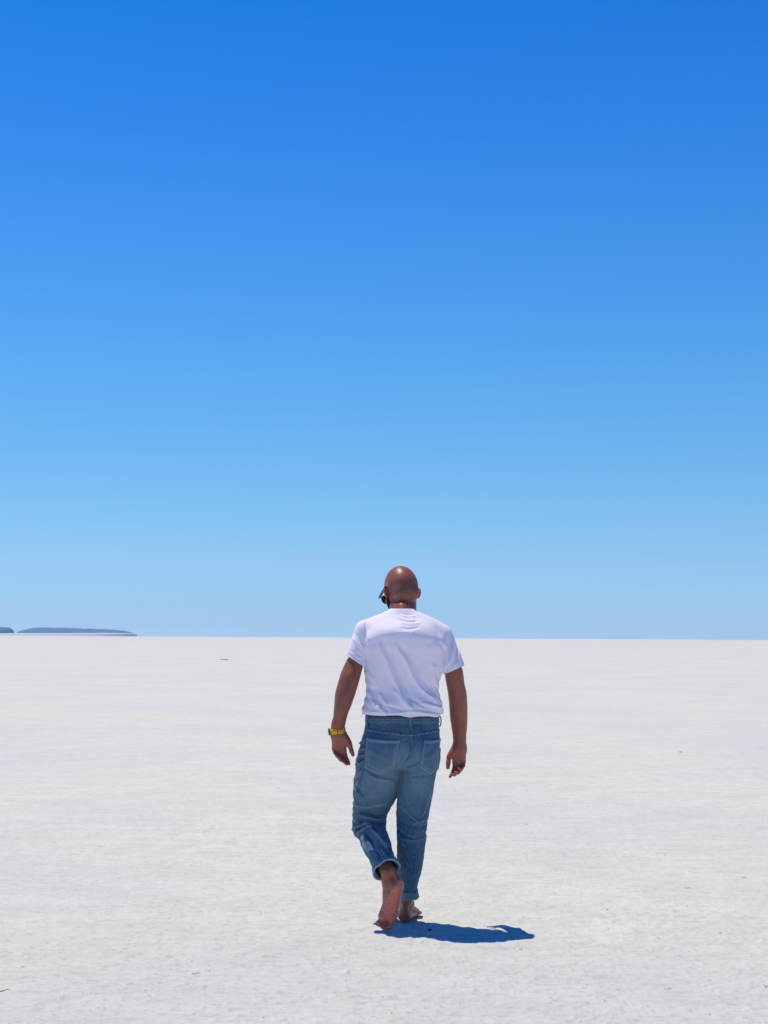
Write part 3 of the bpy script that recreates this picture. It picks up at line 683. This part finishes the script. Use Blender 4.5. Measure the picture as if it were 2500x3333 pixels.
# keep the largest piece
def j3(*pts): return [(1040 + .3134 * a, 2280 + .3134 * b) for a, b in pts]
def j4(*pts): return [(1100 + .3978 * a, 2600 + .3978 * b) for a, b in pts]
def j6(*pts): return [(1120 + .1929 * a, 2560 + .1929 * b) for a, b in pts]
def j5(*pts): return [(1160 + .1808 * a, 2340 + .1808 * b) for a, b in pts]
jean_folds = [
    (j6((200, 430), (330, 440), (470, 480), (600, 520), (700, 470)), 4, -.0085), (j6((180, 330), (330, 350), (520, 330), (700, 300)), 7, .0050), (j6((200, 290), (330, 320), (560, 310)), 4, -.0045),
    (j6((220, 470), (380, 520), (560, 560), (680, 540)), 5, .0060),
    (j6((230, 690), (290, 580), (350, 560), (400, 575)), 2.6, .0075), (j6((270, 680), (320, 610), (390, 600)), 2.4, -.006), (j6((150, 730), (260, 685), (360, 635), (440, 625)), 4, .0130), (j6((200, 810), (300, 740), (380, 690), (470, 665)), 4, .0100),
    (j6((180, 770), (300, 705), (400, 665)), 2.5, -.009), (j6((330, 700), (420, 690), (500, 740), (560, 800)), 3, -.004),
    (j6((440, 700), (520, 780), (610, 880), (720, 1030)), 7, .0110), (j6((330, 760), (410, 840), (480, 960), (500, 1080)), 7, -.0085), (j6((600, 740), (700, 880), (790, 1060)), 7, -.0090),
    (j6((620, 1050), (690, 1150), (750, 1230)), 2.5, .0060), (j6((540, 1080), (620, 1170), (680, 1240)), 4, -.0045), (j6((740, 1160), (800, 1200), (820, 1240)), 3, .004), (j6((300, 850), (330, 1000), (420, 1150)), 6, .004),
    (j6((900, 310), (1000, 380), (1100, 480), (1230, 590)), 3.2, .0036), (j6((930, 600), (1050, 660), (1180, 700), (1330, 700)), 4, -.0045), (j6((900, 650), (980, 760), (1080, 820), (1200, 860)), 3, .0062), (j6((930, 720), (1050, 840), (1200, 890)), 3, -.0048),
    (j6((910, 770), (950, 880), (1030, 1010)), 2.5, .0050), (j6((980, 880), (1100, 910), (1230, 905), (1370, 860)), 3, .0042), (j6((1180, 640), (1290, 600), (1400, 560)), 5, .0042), (j6((1200, 660), (1320, 680), (1390, 640)), 3, -.0040),
    (j6((1480, 60), (1420, 230), (1370, 400), (1330, 500)), 3.5, .0045),
    (j6((220, 20), (260, 110), (330, 160)), 3, -.0065), (j6((190, 40), (220, 120), (290, 160)), 3, .0060),
    (j5((120, 900), (300, 1000), (500, 1050), (720, 1080)), 5, -.0060), (j5((150, 940), (350, 1080), (600, 1120)), 5, .0038), (j5((900, 870), (1040, 830), (1150, 770)), 3, -.0055), (j5((960, 1040), (1150, 1030), (1300, 1000)), 6, -.0038),
    (j5((230, 530), (350, 620), (500, 680), (600, 730)), 5, .0032), (j5((230, 640), (330, 700), (480, 760)), 4, -.0028), (j5((1250, 700), (1380, 600), (1450, 520)), 4, .0028),
    (j5((160, 360), (110, 420), (60, 450)), 2.6, .008), (j5((150, 520), (80, 560), (40, 600)), 2.6, .0060), (j5((140, 640), (80, 660), (10, 720)), 2.8, .0060), (j5((130, 760), (70, 800), (0, 830)), 2.8, .009),
    (j5((150, 450), (90, 500), (50, 530)), 2.4, -.0060), (j5((140, 590), (80, 620), (30, 660)), 2.4, -.0060), (j5((130, 710), (70, 730), (10, 780)), 2.4, -.009), (j5((100, 900), (60, 1000), (20, 1150)), 3, .007), (j5((130, 880), (100, 1000), (60, 1150)), 3, -.006),
    (j5((270, 120), (400, 150), (520, 170)), 3, .0022), (j5((640, 560), (760, 700), (840, 860)), 7, .002), (j5((800, 400), (960, 400), (1010, 560)), 5, -.002)]
Vj = folds(Vj, Qj, jean_folds, 1.5)
Nj = vnormals(Vj, Qj); pxj, pyj = proj(Vj)
hip = np.exp(-((Vj[:, 2] - .62) / .22)**2) * np.clip((1200 - pxj) / 30, 0, 1)          # crumpled left pocket side
knee = np.exp(-((Vj[:, 2] - .45) / .10)**2); ankle = np.exp(-((Vj[:, 2] - .22) / .08)**2)
wv = .0035 * noise(Vj[:, 0] * 10, Vj[:, 1] * 10, Vj[:, 2] * 9, s=41) * .6 + .0014 * noise(Vj[:, 0] * 24, Vj[:, 1] * 24, Vj[:, 2] * 32, s=42)
wv += hip * (.007 * noise(Vj[:, 0] * 30, Vj[:, 1] * 26, Vj[:, 2] * 34, s=43) + .005 * noise(Vj[:, 0] * 50, Vj[:, 1] * 45, Vj[:, 2] * 62, s=47)) + knee * .0038 * noise(Vj[:, 0] * 14 + Vj[:, 2] * 20, Vj[:, 1] * 14, Vj[:, 2] * 50, s=44) + ankle * .0020 * noise(Vj[:, 0] * 14, Vj[:, 1] * 14, Vj[:, 2] * 60, s=45)
Vj = Vj + Nj * wv[:, None]
jeans = part('jeans', Vj, Qj, M_denim)
# wash: worn pale over the seat and the backs of the thighs
fade = np.exp(-(((pxj - 1235) / 75)**2 + ((pyj - 2555) / 75)**2)) + .9 * np.exp(-(((pxj - 1360) / 50)**2 + ((pyj - 2560) / 70)**2)) + .9 * np.exp(-(((pxj - 1310) / 110)**2 + ((pyj - 2450) / 50)**2)) + .55 * np.exp(-(((pxj - 1235) / 30)**2 + ((pyj - 2770) / 60)**2))
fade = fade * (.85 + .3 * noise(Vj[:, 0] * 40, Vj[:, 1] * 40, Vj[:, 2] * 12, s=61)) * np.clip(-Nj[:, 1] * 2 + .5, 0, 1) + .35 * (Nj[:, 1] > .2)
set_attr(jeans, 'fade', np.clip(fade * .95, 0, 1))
worn_lit = np.zeros(len(Vj))  # fold ridges: wear, plus the light on the folds put into the colour
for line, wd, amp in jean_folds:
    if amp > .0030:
        d, t = seg_dist(pxj, pyj, smooth_line(line)); worn_lit = np.maximum(worn_lit, np.exp(-(d / (wd * .45))**2) * .34)
set_attr(jeans, 'worn_lit', worn_lit * (Nj[:, 1] < .3))
bj = bvh_of(Vj, Qj)
def on(px_, py_, off=.0, bv=None):
    """point on the cloth seen at a photo pixel, lifted by off; with normal"""
    d = (P(px_, py_, 0) - cam_pos).normalized(); h = (bv or bj).ray_cast(cam_pos, d)
    if h[0] is None:
        q = P(px_, py_, 0); h = (bv or bj).find_nearest(q)
    n = np.array(h[1]); 
    if n @ np.array(d) > 0: n = -n
    return np.array(h[0]) + n * off, n
def resample(line, step=3.0):
    L = smooth_line(line) if len(line) > 2 else np.array(line, float); seg = np.hypot(*(L[1:] - L[:-1]).T); cum = np.concatenate([[0], np.cumsum(seg)])
    t = np.linspace(0, cum[-1], max(3, int(cum[-1] / step))); return np.stack([np.interp(t, cum, L[:, 0]), np.interp(t, cum, L[:, 1])], 1)
def ribbon(line, width, th, m, name, parent, lift=0.0, step=3.0):
    """a raised strip of cloth lying on the jeans along a line (photo pixels), width in metres"""
    pts = [on(a, b, lift) for a, b in resample(line, step)]
    c = np.array([p for p, n in pts]); nn = np.array([n for p, n in pts])
    for _ in range(10): nn[1:-1] = nn[1:-1] * .5 + (nn[:-2] + nn[2:]) * .25
    for _ in range(3):
        c[1:-1] = c[1:-1] * .5 + (c[:-2] + c[2:]) * .25; nn[1:-1] = nn[1:-1] * .5 + (nn[:-2] + nn[2:]) * .25
    V, F = [], []
    for k in range(len(c)):
        t = c[min(k+1, len(c)-1)] - c[max(k-1, 0)]; t /= np.linalg.norm(t); n = nn[k] / np.linalg.norm(nn[k]); s = np.cross(t, n); s /= np.linalg.norm(s)
        for a, b in ((-1, -.6), (-.8, 1), (0, .75), (.8, 1), (1, -.6)): V.append(c[k] + s * a * width / 2 + n * b * th)
    for k in range(len(c) - 1):
        for q in range(4): F.append((k*5+q, k*5+q+1, (k+1)*5+q+1, (k+1)*5+q))
    F.append((0, 1, 2, 3, 4)); e = (len(c)-1)*5; F.append((e+4, e+3, e+2, e+1, e))
    o = mesh_obj(name, np.asarray(V) - OFF, F, m, parent)
    return o
def stitches(lines, parent, m, size=.0011, step=2.6):
    V, F = [], []
    for line in lines:
        pts = [on(a, b, .0026 if len(line) != 99 else 0) for a, b in resample(line, step)]
        for k in range(0, len(pts) - 1):
            a, n = pts[k]; b = pts[k+1][0]; b = a + (b - a) * .62
            if np.linalg.norm(b - a) > .02: continue
            t = (b - a); t /= np.linalg.norm(t) + 1e-9; s = np.cross(t, n) * size * .55; nn = n * size * .5
            i0 = len(V); V += [a - s, a + s, b + s, b - s, a + nn, b + nn]
            F += [(i0, i0+4, i0+5, i0+3), (i0+1, i0+2, i0+5, i0+4)]
    o = mesh_obj('stitching', np.asarray(V) - OFF, F, m, parent); return o
M_thread, n_, b_ = material('thread', (.42, .46, .46), 0.8)
seams = [[j5((130, 180), (300, 215), (600, 255), (900, 290), (1000, 296)), .012], [j5((1000, 296), (1150, 280), (1300, 245), (1490, 205)), .012]]
for L_, wd in seams: ribbon(L_, wd, .0020, M_seam, 'yoke_seam', jeans, .0022)
ribbon(j5((975, 60), (990, 200), (1002, 330), (1005, 450), (990, 560), (950, 680), (900, 790)), .010, .0022, M_seam, 'seat_seam', jeans, .0045)
# waistband: a band round the whole waist
def wrap_band(z_of, half, th, lift, m, name, parent, cx, cy, bv, n=96, rr=.3):
    V, F = [], []
    for k in range(n):
        a = 2 * math.pi * k / n; d = Vector((math.cos(a), math.sin(a), 0)); z = z_of(a)
        for dz in (-1, 1):
            o_ = Vector((cx, cy, z + dz * half * .9)) + d * rr; h = bv.ray_cast(o_, -d); r = (h[0] - Vector((cx, cy, z + dz * half * .9))).length if h[0] else .1
            V.append(r)
    Rr = np.array(V).reshape(n, 2)
    for _ in range(2): Rr = Rr * .5 + (np.roll(Rr, 1, 0) + np.roll(Rr, -1, 0)) * .25
    V = []
    for k in range(n):
        a = 2 * math.pi * k / n; d = np.array((math.cos(a), math.sin(a), 0)); z = z_of(a); c = np.array((cx, cy, z)); wob = .0006 * math.sin(k * 2.9) + .0006 * math.sin(k * 5.3)
        V += [c + d * (Rr[k, 0] - .002) + (0, 0, -half), c + d * (Rr[k, 0] + lift + th + wob) + (0, 0, -half * .9), c + d * (Rr[k].mean() + lift + th * .8 - wob), c + d * (Rr[k, 1] + lift + th + wob) + (0, 0, half * .9), c + d * (Rr[k, 1] - .002) + (0, 0, half)]
    for k in range(n):
        for q in range(4): F.append((k*5+q, ((k+1) % n)*5+q, ((k+1) % n)*5+q+1, k*5+q+1))
    return mesh_obj(name, np.asarray(V) - OFF, F, m, parent)
wz = X3(1310, 2340, 0)[2]
wb = wrap_band(lambda a: wz, .019, .0025, .001, M_denim, 'waistband', jeans, X3(1309, 2340)[0], 0, bj)
set_attr(wb, 'fade', np.full(len(wb.data.vertices), .25)); set_attr(wb, 'worn_lit', np.zeros(len(wb.data.vertices)))
ribbon(j5((250, 72), (500, 66), (930, 66), (1200, 64), (1470, 50)), .0035, .0034, M_seam, 'waistband_edge', jeans, .001)
# belt loops
def loop_strip(line, name='belt_loop', w=.011, lift=.006):
    return ribbon(line, w, .0022, M_denim, name, jeans, lift)
for ln in (((1335.5, 2324), (1335.5, 2345), (1336, 2364)), ((1198, 2330), (1197, 2348), (1200, 2367))):
    o = loop_strip(ln); set_attr(o, 'fade', np.full(len(o.data.vertices), .8)); set_attr(o, 'worn_lit', np.full(len(o.data.vertices), .15))
a0, a1 = X3(1428, 2329, .0), X3(1430, 2364, .0)
V, F = tube([a0, a0 + (.010, 0, -.008), a0 + (.0125, 0, -.022), a1 + (.0075, 0, .012), a1 + (.0065, -.002, .004), a1], .003, 8, 1.0, (0, 1, 0))
V = [np.array((v[0], (v[1]) * 2.0, v[2])) for v in V]
o = mesh_obj('belt_loop', np.asarray(V) - OFF, F, M_denim, jeans); set_attr(o, 'fade', np.full(len(V), .2)); set_attr(o, 'worn_lit', np.zeros(len(V)))
# back pockets
def pocket(TL, TR, BR, TIP, BL, nm):
    n, m_ = 26, 26; V = []; Fd = []
    TL, TR, BR, TIP, BL = (np.array(p, float) for p in (TL, TR, BR, TIP, BL)); ft = abs(TIP[0] - BL[0]) / abs(BR[0] - BL[0])
    grid = np.zeros((n, m_, 3)); nor = np.zeros((n, m_, 3))
    for a in range(n):
        s = a / (n - 1); top = TL + (TR - TL) * s + np.array((0, 2.5 * math.sin(math.pi * s)))
        bot = BL + (TIP - BL) * (s / ft) if s < ft else TIP + (BR - TIP) * ((s - ft) / (1 - ft))
        for b in range(m_):
            t = b / (m_ - 1); p = top + (bot - top) * t; grid[a, b], nor[a, b] = on(p[0], p[1], 0)
    for _ in range(2):
        for q in (grid, nor): q[1:-1, 1:-1] = (q[1:-1, 1:-1] * 2 + q[:-2, 1:-1] + q[2:, 1:-1] + q[1:-1, :-2] + q[1:-1, 2:]) / 6
    nor /= np.linalg.norm(nor, axis=2, keepdims=True)
    for a in range(n):
        for b in range(m_):
            s, t = a / (n - 1), b / (m_ - 1); e = min(s, 1 - s, 1 - t)
            h = .0040 + .0018 * math.exp(-(e / .035)**2) + (.0020 if t < .085 else 0) - (.0014 if abs(e - .07) < .025 and t > .1 else 0) + .0012 * math.sin(8 * s + 5 * t) * math.sin(3.1 * t)
            V.append(grid[a, b] + nor[a, b] * h)
    base = len(V)
    for a in range(n):
        for b in range(m_): V.append(grid[a, b] - nor[a, b] * .002)
    idx = lambda a, b: a * m_ + b
    for a in range(n - 1):
        for b in range(m_ - 1): Fd.append((idx(a, b), idx(a, b+1), idx(a+1, b+1), idx(a+1, b)))
    for a in range(n - 1):
        Fd.append((idx(a, 0), idx(a+1, 0), base + idx(a+1, 0), base + idx(a, 0))); Fd.append((idx(a+1, m_-1), idx(a, m_-1), base + idx(a, m_-1), base + idx(a+1, m_-1)))
    for b in range(m_ - 1):
        Fd.append((idx(0, b+1), idx(0, b), base + idx(0, b), base + idx(0, b+1))); Fd.append((idx(n-1, b), idx(n-1, b+1), base + idx(n-1, b+1), base + idx(n-1, b)))
    o = mesh_obj('back_pocket', np.asarray(V) - OFF, Fd, M_denim, jeans)
    e_ = np.array([min(a / (n-1), 1 - a / (n-1), 1 - b / (m_-1)) for a in range(n) for b in range(m_)]); top_ = np.array([b / (m_-1) < .085 for a in range(n) for b in range(m_)])
    w_ = np.where(top_, .42, 0) + .48 * np.exp(-((e_ - .0) / .03)**2) + .25 * np.exp(-((e_ - .105) / .02)**2) * (~top_)
    set_attr(o, 'worn_lit', np.concatenate([w_, w_])); set_attr(o, 'fade', np.full(len(V), .38))
    return o
def jj(x, y): return (1160 + .1808 * x, 2340 + .1808 * y)
pk1 = pocket(jj(203, 345), jj(785, 388), jj(680, 880), jj(405, 985), jj(165, 870), 0)
pk2 = pocket(jj(1218, 388), jj(1496, 352), jj(1450, 900), jj(1320, 992), jj(1150, 860), 1)
# stitch rows
def inset(poly, k):
    c = np.mean(poly, 0); return [tuple(np.array(p) + (c - np.array(p)) * k) for p in poly]
poly1 = [jj(205, 400), jj(167, 870), jj(405, 983), jj(680, 878), jj(775, 400)]
poly2 = [jj(1220, 430), jj(1152, 860), jj(1320, 990), jj(1450, 900)]
bpk = None
def all_bvh(objs):
    Vs_, Fs_ = [], []
    for o in objs:
        k0 = len(Vs_); Vs_ += [tuple(v.co + Vector(OFF)) for v in o.data.vertices]; Fs_ += [tuple(k0 + i for i in p.vertices) for p in o.data.polygons]
    return BVHTree.FromPolygons(Vs_, Fs_)
bj_cloth = bj
bj = all_bvh([jeans, pk1, pk2, wb])
def seg2(poly): return [[poly[k], poly[k+1]] for k in range(len(poly) - 1)]
rows = []
for po in (poly1, poly2):
    for kk in (.05, .17): rows += seg2(inset(po, kk))
rows += [[jj(210, 392), jj(780, 432)], [jj(1225, 425), jj(1490, 400)]]
rows += [j5((130, 165), (600, 240), (960, 275)), j5((130, 195), (600, 272), (960, 310)), j5((1040, 300), (1200, 270), (1490, 215)), j5((1040, 270), (1200, 250), (1490, 185))]
rows += [j5((240, 10), (600, 8), (930, 8)), j5((240, 56), (600, 54), (930, 54)), j5((1010, 8), (1250, 6), (1460, 0)), j5((1010, 54), (1250, 52), (1460, 42))]
st = stitches(rows, jeans, M_thread); st['kind'] = 'stuff'

# cuffs: rolled bands
def cuff(c, axis, r0, width, name='cuff', label=None, squash=1.0, seed=1, flare=.004):
    axis = np.array(axis) / np.linalg.norm(axis); u = np.cross(axis, (0, 1, 0)); u /= np.linalg.norm(u); v = np.cross(axis, u)
    n = 56; V, F = [], []
    prof = [(-.50, -.002), (-.53, .0040), (-.46, .0072), (-.15, .0070), (.0, .0062), (.25, .0074), (.46, .0078), (.53, .0040), (.50, -.0010), (.30, -.0020), (-.30, -.0045)]
    for k in range(n):
        a = 2 * math.pi * k / n; d = u * math.cos(a) + v * math.sin(a) * squash
        wob = .0028 * math.sin(2 * a + seed) + .0018 * math.sin(5 * a + seed * 2) ; ax = .0035 * math.sin(2 * a + seed * 3) + .0022 * math.sin(7 * a + seed)
        for t, h in prof: V.append(np.array(c) + axis * (t * width * (1 + .12 * math.sin(3 * a + seed)) + ax) + d * (r0 + h * 1.15 + wob + flare * (t + .5)))
    m_ = len(prof)
    for k in range(n):
        for q in range(m_): F.append((k*m_+q, k*m_+(q+1) % m_, ((k+1) % n)*m_+(q+1) % m_, ((k+1) % n)*m_+q))
    o = mesh_obj(name, np.asarray(V) - OFF, F, M_denim_in, jeans)
    set_attr(o, 'fade', np.full(len(V), .4)); set_attr(o, 'worn_lit', np.tile([.5, .6, .2, 0, 0, 0, .2, .7, .5, 0, 0], n))
    if label: o['label'] = label
    return o
cuff(sh1 - sd * .012, sd, .0555, .046, seed=1.3, flare=.006, squash=.92)
cuff(X3(1330, 2912, .032), (.13, .0, -1), .0395, .036, seed=2.1, flare=.003, squash=1.45)

# ------------------------------------------------------------------ wrist watch
wc = X3(1099, 2379, -.031); wax = np.array((.12, .05, -1.0)); wax /= np.linalg.norm(wax)
u_ = np.cross(wax, (0, 1, 0)); u_ /= np.linalg.norm(u_); v_ = np.cross(wax, u_)
def wpt(a, t, h): return wc + wax * t + u_ * (.0385 + h) * math.cos(a) * (1 if True else 1) + v_ * (.0295 + h) * math.sin(a)
V, F = [], []; n = 64
prof = [(-.0125, 0), (-.0125, .0022), (0, .0028), (.0125, .0022), (.0125, 0)]
for k in range(n):
    a = 2 * math.pi * k / n
    for t, h in prof: V.append(wpt(a, t, h))
for k in range(n):
    for q in range(5): F.append((k*5+q, ((k+1) % n)*5+q, ((k+1) % n)*5+(q+1) % 5, k*5+(q+1) % 5))
strap = part('watch_strap', V, F, M_strap)
# which side faces the camera
fs_ = -1 if v_[1] > 0 else 1
V, F = [], []
sgn = 1 if u_[0] > 0 else -1
for a_ in np.concatenate([np.arange(12, 74, 8.5), np.arange(108, 170, 8.5)]):
    a = R(a_ if sgn > 0 else 180 - a_) * fs_
    for r_ in range(3):
        aa = a + R(4.2) * (r_ % 2); t = (r_ - 1) * .0062; i0 = len(V)
        for q in range(6): V.append(wpt(aa + R(2.1) * math.cos(q * math.pi / 3), t + .0019 * math.sin(q * math.pi / 3), .0034))
        F.append(tuple(i0 + q for q in range(6)))
ho = mesh_obj('perforations', np.asarray(V) - OFF, F, M_hole, strap); ho['kind'] = 'stuff'
V, F = [], []
for k, a_ in enumerate((86, 89, 92)):
    a = R(a_) * fs_
    for t in (-.0130, .0130): V.append(wpt(a, t, .0032 if k != 1 else .0045))
F = [(0, 2, 3, 1), (2, 4, 5, 3)]
mesh_obj('clasp', np.asarray(V) - OFF, F, M_hole, strap)
cc = wpt(math.pi if sgn > 0 else 0, 0, .001); out_ = -u_ * sgn
V = []
for d_ in (0, .009):
    for k in range(20):
        a = 2 * math.pi * k / 20; ca, sa = math.cos(a), math.sin(a); V.append(cc + out_ * (d_ - .002) + wax * .0185 * math.copysign(abs(sa)**.6, sa) * (1 - .08 * (d_ > 0)) + v_ * .0165 * math.copysign(abs(ca)**.6, ca) * (1 - .08 * (d_ > 0)))
F = [(k, (k+1) % 20, 20 + (k+1) % 20, 20 + k) for k in range(20)] + [tuple(range(20)), tuple(range(20, 40))]
part('watch_case', V, F, M_black, smooth=False)

# ------------------------------------------------------------------ crumbs, twigs and stones on the salt
def ground_z(x, y):
    r = np.array([math.hypot(x, y - cam_pos.y)]); return float(salt_h(np.array([x]), np.array([y]), r)[0] * np.clip(3 - r[0] / 200, 0, 1)) - .004
def tag(o, label, cat, group=None):
    o['label'] = label; o['category'] = cat
    if group: o['group'] = group
def twig(px_, py_, length, ang_, m, label, thick=.0016, bend=.15):
    length *= .8; thick *= .6
    g = G(px_, py_); z = ground_z(g.x, g.y) + thick * 1.5; pts = []
    for t in np.linspace(-.5, .5, 9):
        pts.append((t * length * math.cos(ang_) - bend * length * math.sin(ang_) * (t*t*4 - .5), t * length * math.sin(ang_) + bend * length * math.cos(ang_) * (t*t*4 - .5), .0022 * math.sin(t * 9) + .002))
    V, F = tube(pts, thick * (1.15 - .7 * np.abs(np.linspace(-.6, 1, 9))), 6)
    V2, F2 = tube([pts[5], tuple(np.array(pts[5]) + (length * .16 * math.cos(ang_ + .7), length * .16 * math.sin(ang_ + .7), .004))], np.array((thick * .6, thick * .3)), 5)
    k0 = len(V); V = list(V) + list(V2); F = F + [tuple(k0 + i for i in f) for f in F2]
    o = mesh_obj('twig', V, F, m); o.location = (g.x, g.y, z); tag(o, label, 'twig', 'bits of dry twig on the salt'); return o
def stone(px_, py_, size, m, label, sq=.6, name='pebble', group='dark pebbles on the salt'):
    g = G(px_, py_); V, F = [], []; n1, n2 = 8, 12
    for a in range(n1 + 1):
        for b in range(n2):
            p1, p2 = math.pi * a / n1, 2 * math.pi * b / n2; d = np.array((math.sin(p1) * math.cos(p2), math.sin(p1) * math.sin(p2), math.cos(p1)))
            k_ = 1 + .28 * float(noise(np.array([d[0] * 2 + px_]), np.array([d[1] * 2 + py_]), np.array([d[2] * 2]))[0])
            V.append(d * size * k_ * (1, .8, sq))
    for a in range(n1):
        for b in range(n2): F.append((a*n2+b, (a+1)*n2+b, (a+1)*n2+(b+1) % n2, a*n2+(b+1) % n2))
    o = mesh_obj(name, V, F, m, smooth=False); o.location = (g.x, g.y, ground_z(g.x, g.y) + size * sq * .45); tag(o, label, 'pebble' if name == 'pebble' else 'stone', group); return o
twig(12, 3226, .075, .5, M_twig, 'brown dry twig at the left edge of the frame, low down', .0026)
twig(1696, 3088, .022, -.5, M_twig, 'short dark curl of twig just below the tip of the shadow', .0018)
twig(1820, 3008, .034, -.15, M_twig, 'thin twig on the salt right of the tip of the shadow')
twig(1712, 2682, .040, .0, M_twig, 'thin straight twig right of the jeans at knee height')
twig(2240, 2893, .060, -.75, M_twig, 'curved dark twig far right, above the black pebble', .0018)
twig(2422, 2857, .050, .35, M_twig, 'brown broken twig near the right edge of the frame', .0024)
twig(2175, 3222, .040, .05, M_twig, 'small twig near the bottom right of the frame')
twig(2496, 3213, .030, -.6, M_twig, 'dark stub of twig at the right edge, bottom corner', .0026)
twig(2346, 3040, .018, -.6, M_twig, 'tiny slanting twig on bare salt in the lower right', .0018)
twig(640, 3166, .045, .15, M_twig, 'forked brown twig among crumbs left of the shadow, low down', .0020)
twig(75, 3147, .022, 0, M_twig, 'small dark twig near the lower left corner', .0016)
twig(1062, 2927 + 0, .018, .3, M_twig, 'short black twig on the salt left of the bare feet', .0014)
stone(2237, 2950, .0052, M_stone, 'round black pebble on the open salt at lower right')
stone(1978, 2959, .0050, M_stone, 'flat dark pebble right of the man, level with his feet')
stone(1399, 3023, .0090, M_stone, 'black lump lying inside the shadow beside the right foot')
stone(1577, 3010, .0040, M_stone, 'small dark crumb just above the far branch of the shadow')
stone(2164, 2782, .0080, M_stone2, 'grey lump of crust far right of the knees', .4)
stone(730, 2148, .27, M_stone2, 'long low grey slab far off on the flat left of the man', .16, 'stone', 'far stones on the flat')
stone(2215, 2447, .022, M_stone2, 'grey lump far off on the right side of the flat', .35, 'stone', 'far stones on the flat')
stone(905, 2566, .010, M_stone2, 'small grey lump left of the left hand', .35, 'stone', 'far stones on the flat')
# loose salt crumbs, nobody could count them
V, F = [], []
cpx = rng.uniform(-400, 2900, 2600); cpy = 2420 + (3333 - 2420) * rng.random(2600) ** .8
for k in range(2600):
    g = G(cpx[k], cpy[k]); s = (.0010 + .0018 * rng.random()**4) * (1 + .3 * (g.y + 7.5) / 8)
    z = 0; i0 = len(V)
    q = rng.random((6, 3)) * .6 + .7; base = np.array(((1.3, 0, 0), (-1.3, 0, 0), (0, 1, 0), (0, -1, 0), (0, 0, .8), (0, 0, -.8)))
    V += list(base * q * s + np.array((g.x, g.y, np.nan)))
    F += [(i0+a, i0+b, i0+c_) for a, b, c_ in ((0, 2, 4), (2, 1, 4), (1, 3, 4), (3, 0, 4), (2, 0, 5), (1, 2, 5), (3, 1, 5), (0, 3, 5))]
V = np.array(V); g = V.reshape(-1, 6, 3); bx, by = g[:, :, 0].mean(1), g[:, :, 1].mean(1)
hz = salt_h(bx, by, np.hypot(bx, by - cam_pos.y)) - .004
rr2 = np.abs(g[:, :, 0] - bx[:, None]).max(1)
zz = np.array([0, 0, 0, 0, .40, -.5])
g[:, :, 2] = hz[:, None] + rr2[:, None] * (zz[None, :] + .25)
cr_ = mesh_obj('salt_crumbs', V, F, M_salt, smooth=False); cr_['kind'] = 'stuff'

# ------------------------------------------------------------------ the dry air over the flat
def haze_box():
    xs, y0_, y1_, z0_, z1_ = 11500, -11500, 11500, -1.2, 95.0
    V = [(x, y, z) for x in (-xs, xs) for y in (y0_, y1_) for z in (z0_, z1_)]
    F = [(0, 1, 3, 2), (4, 6, 7, 5), (0, 4, 5, 1), (2, 3, 7, 6), (0, 2, 6, 4), (1, 5, 7, 3)]
    m = bpy.data.materials.new('air'); m.use_nodes = True; nt = m.node_tree; nt.nodes.clear()
    o_ = nt.nodes.new('ShaderNodeOutputMaterial'); v = nt.nodes.new('ShaderNodeVolumePrincipled')
    v.inputs['Color'].default_value = (.85, .95, 1.0, 1); v.inputs['Density'].default_value = 2.8e-5; v.inputs['Anisotropy'].default_value = 0.0
    nt.links.new(v.outputs[0], o_.inputs['Volume'])
    h = mesh_obj('haze', V, F, m, smooth=False); h['kind'] = 'stuff'
haze_box()
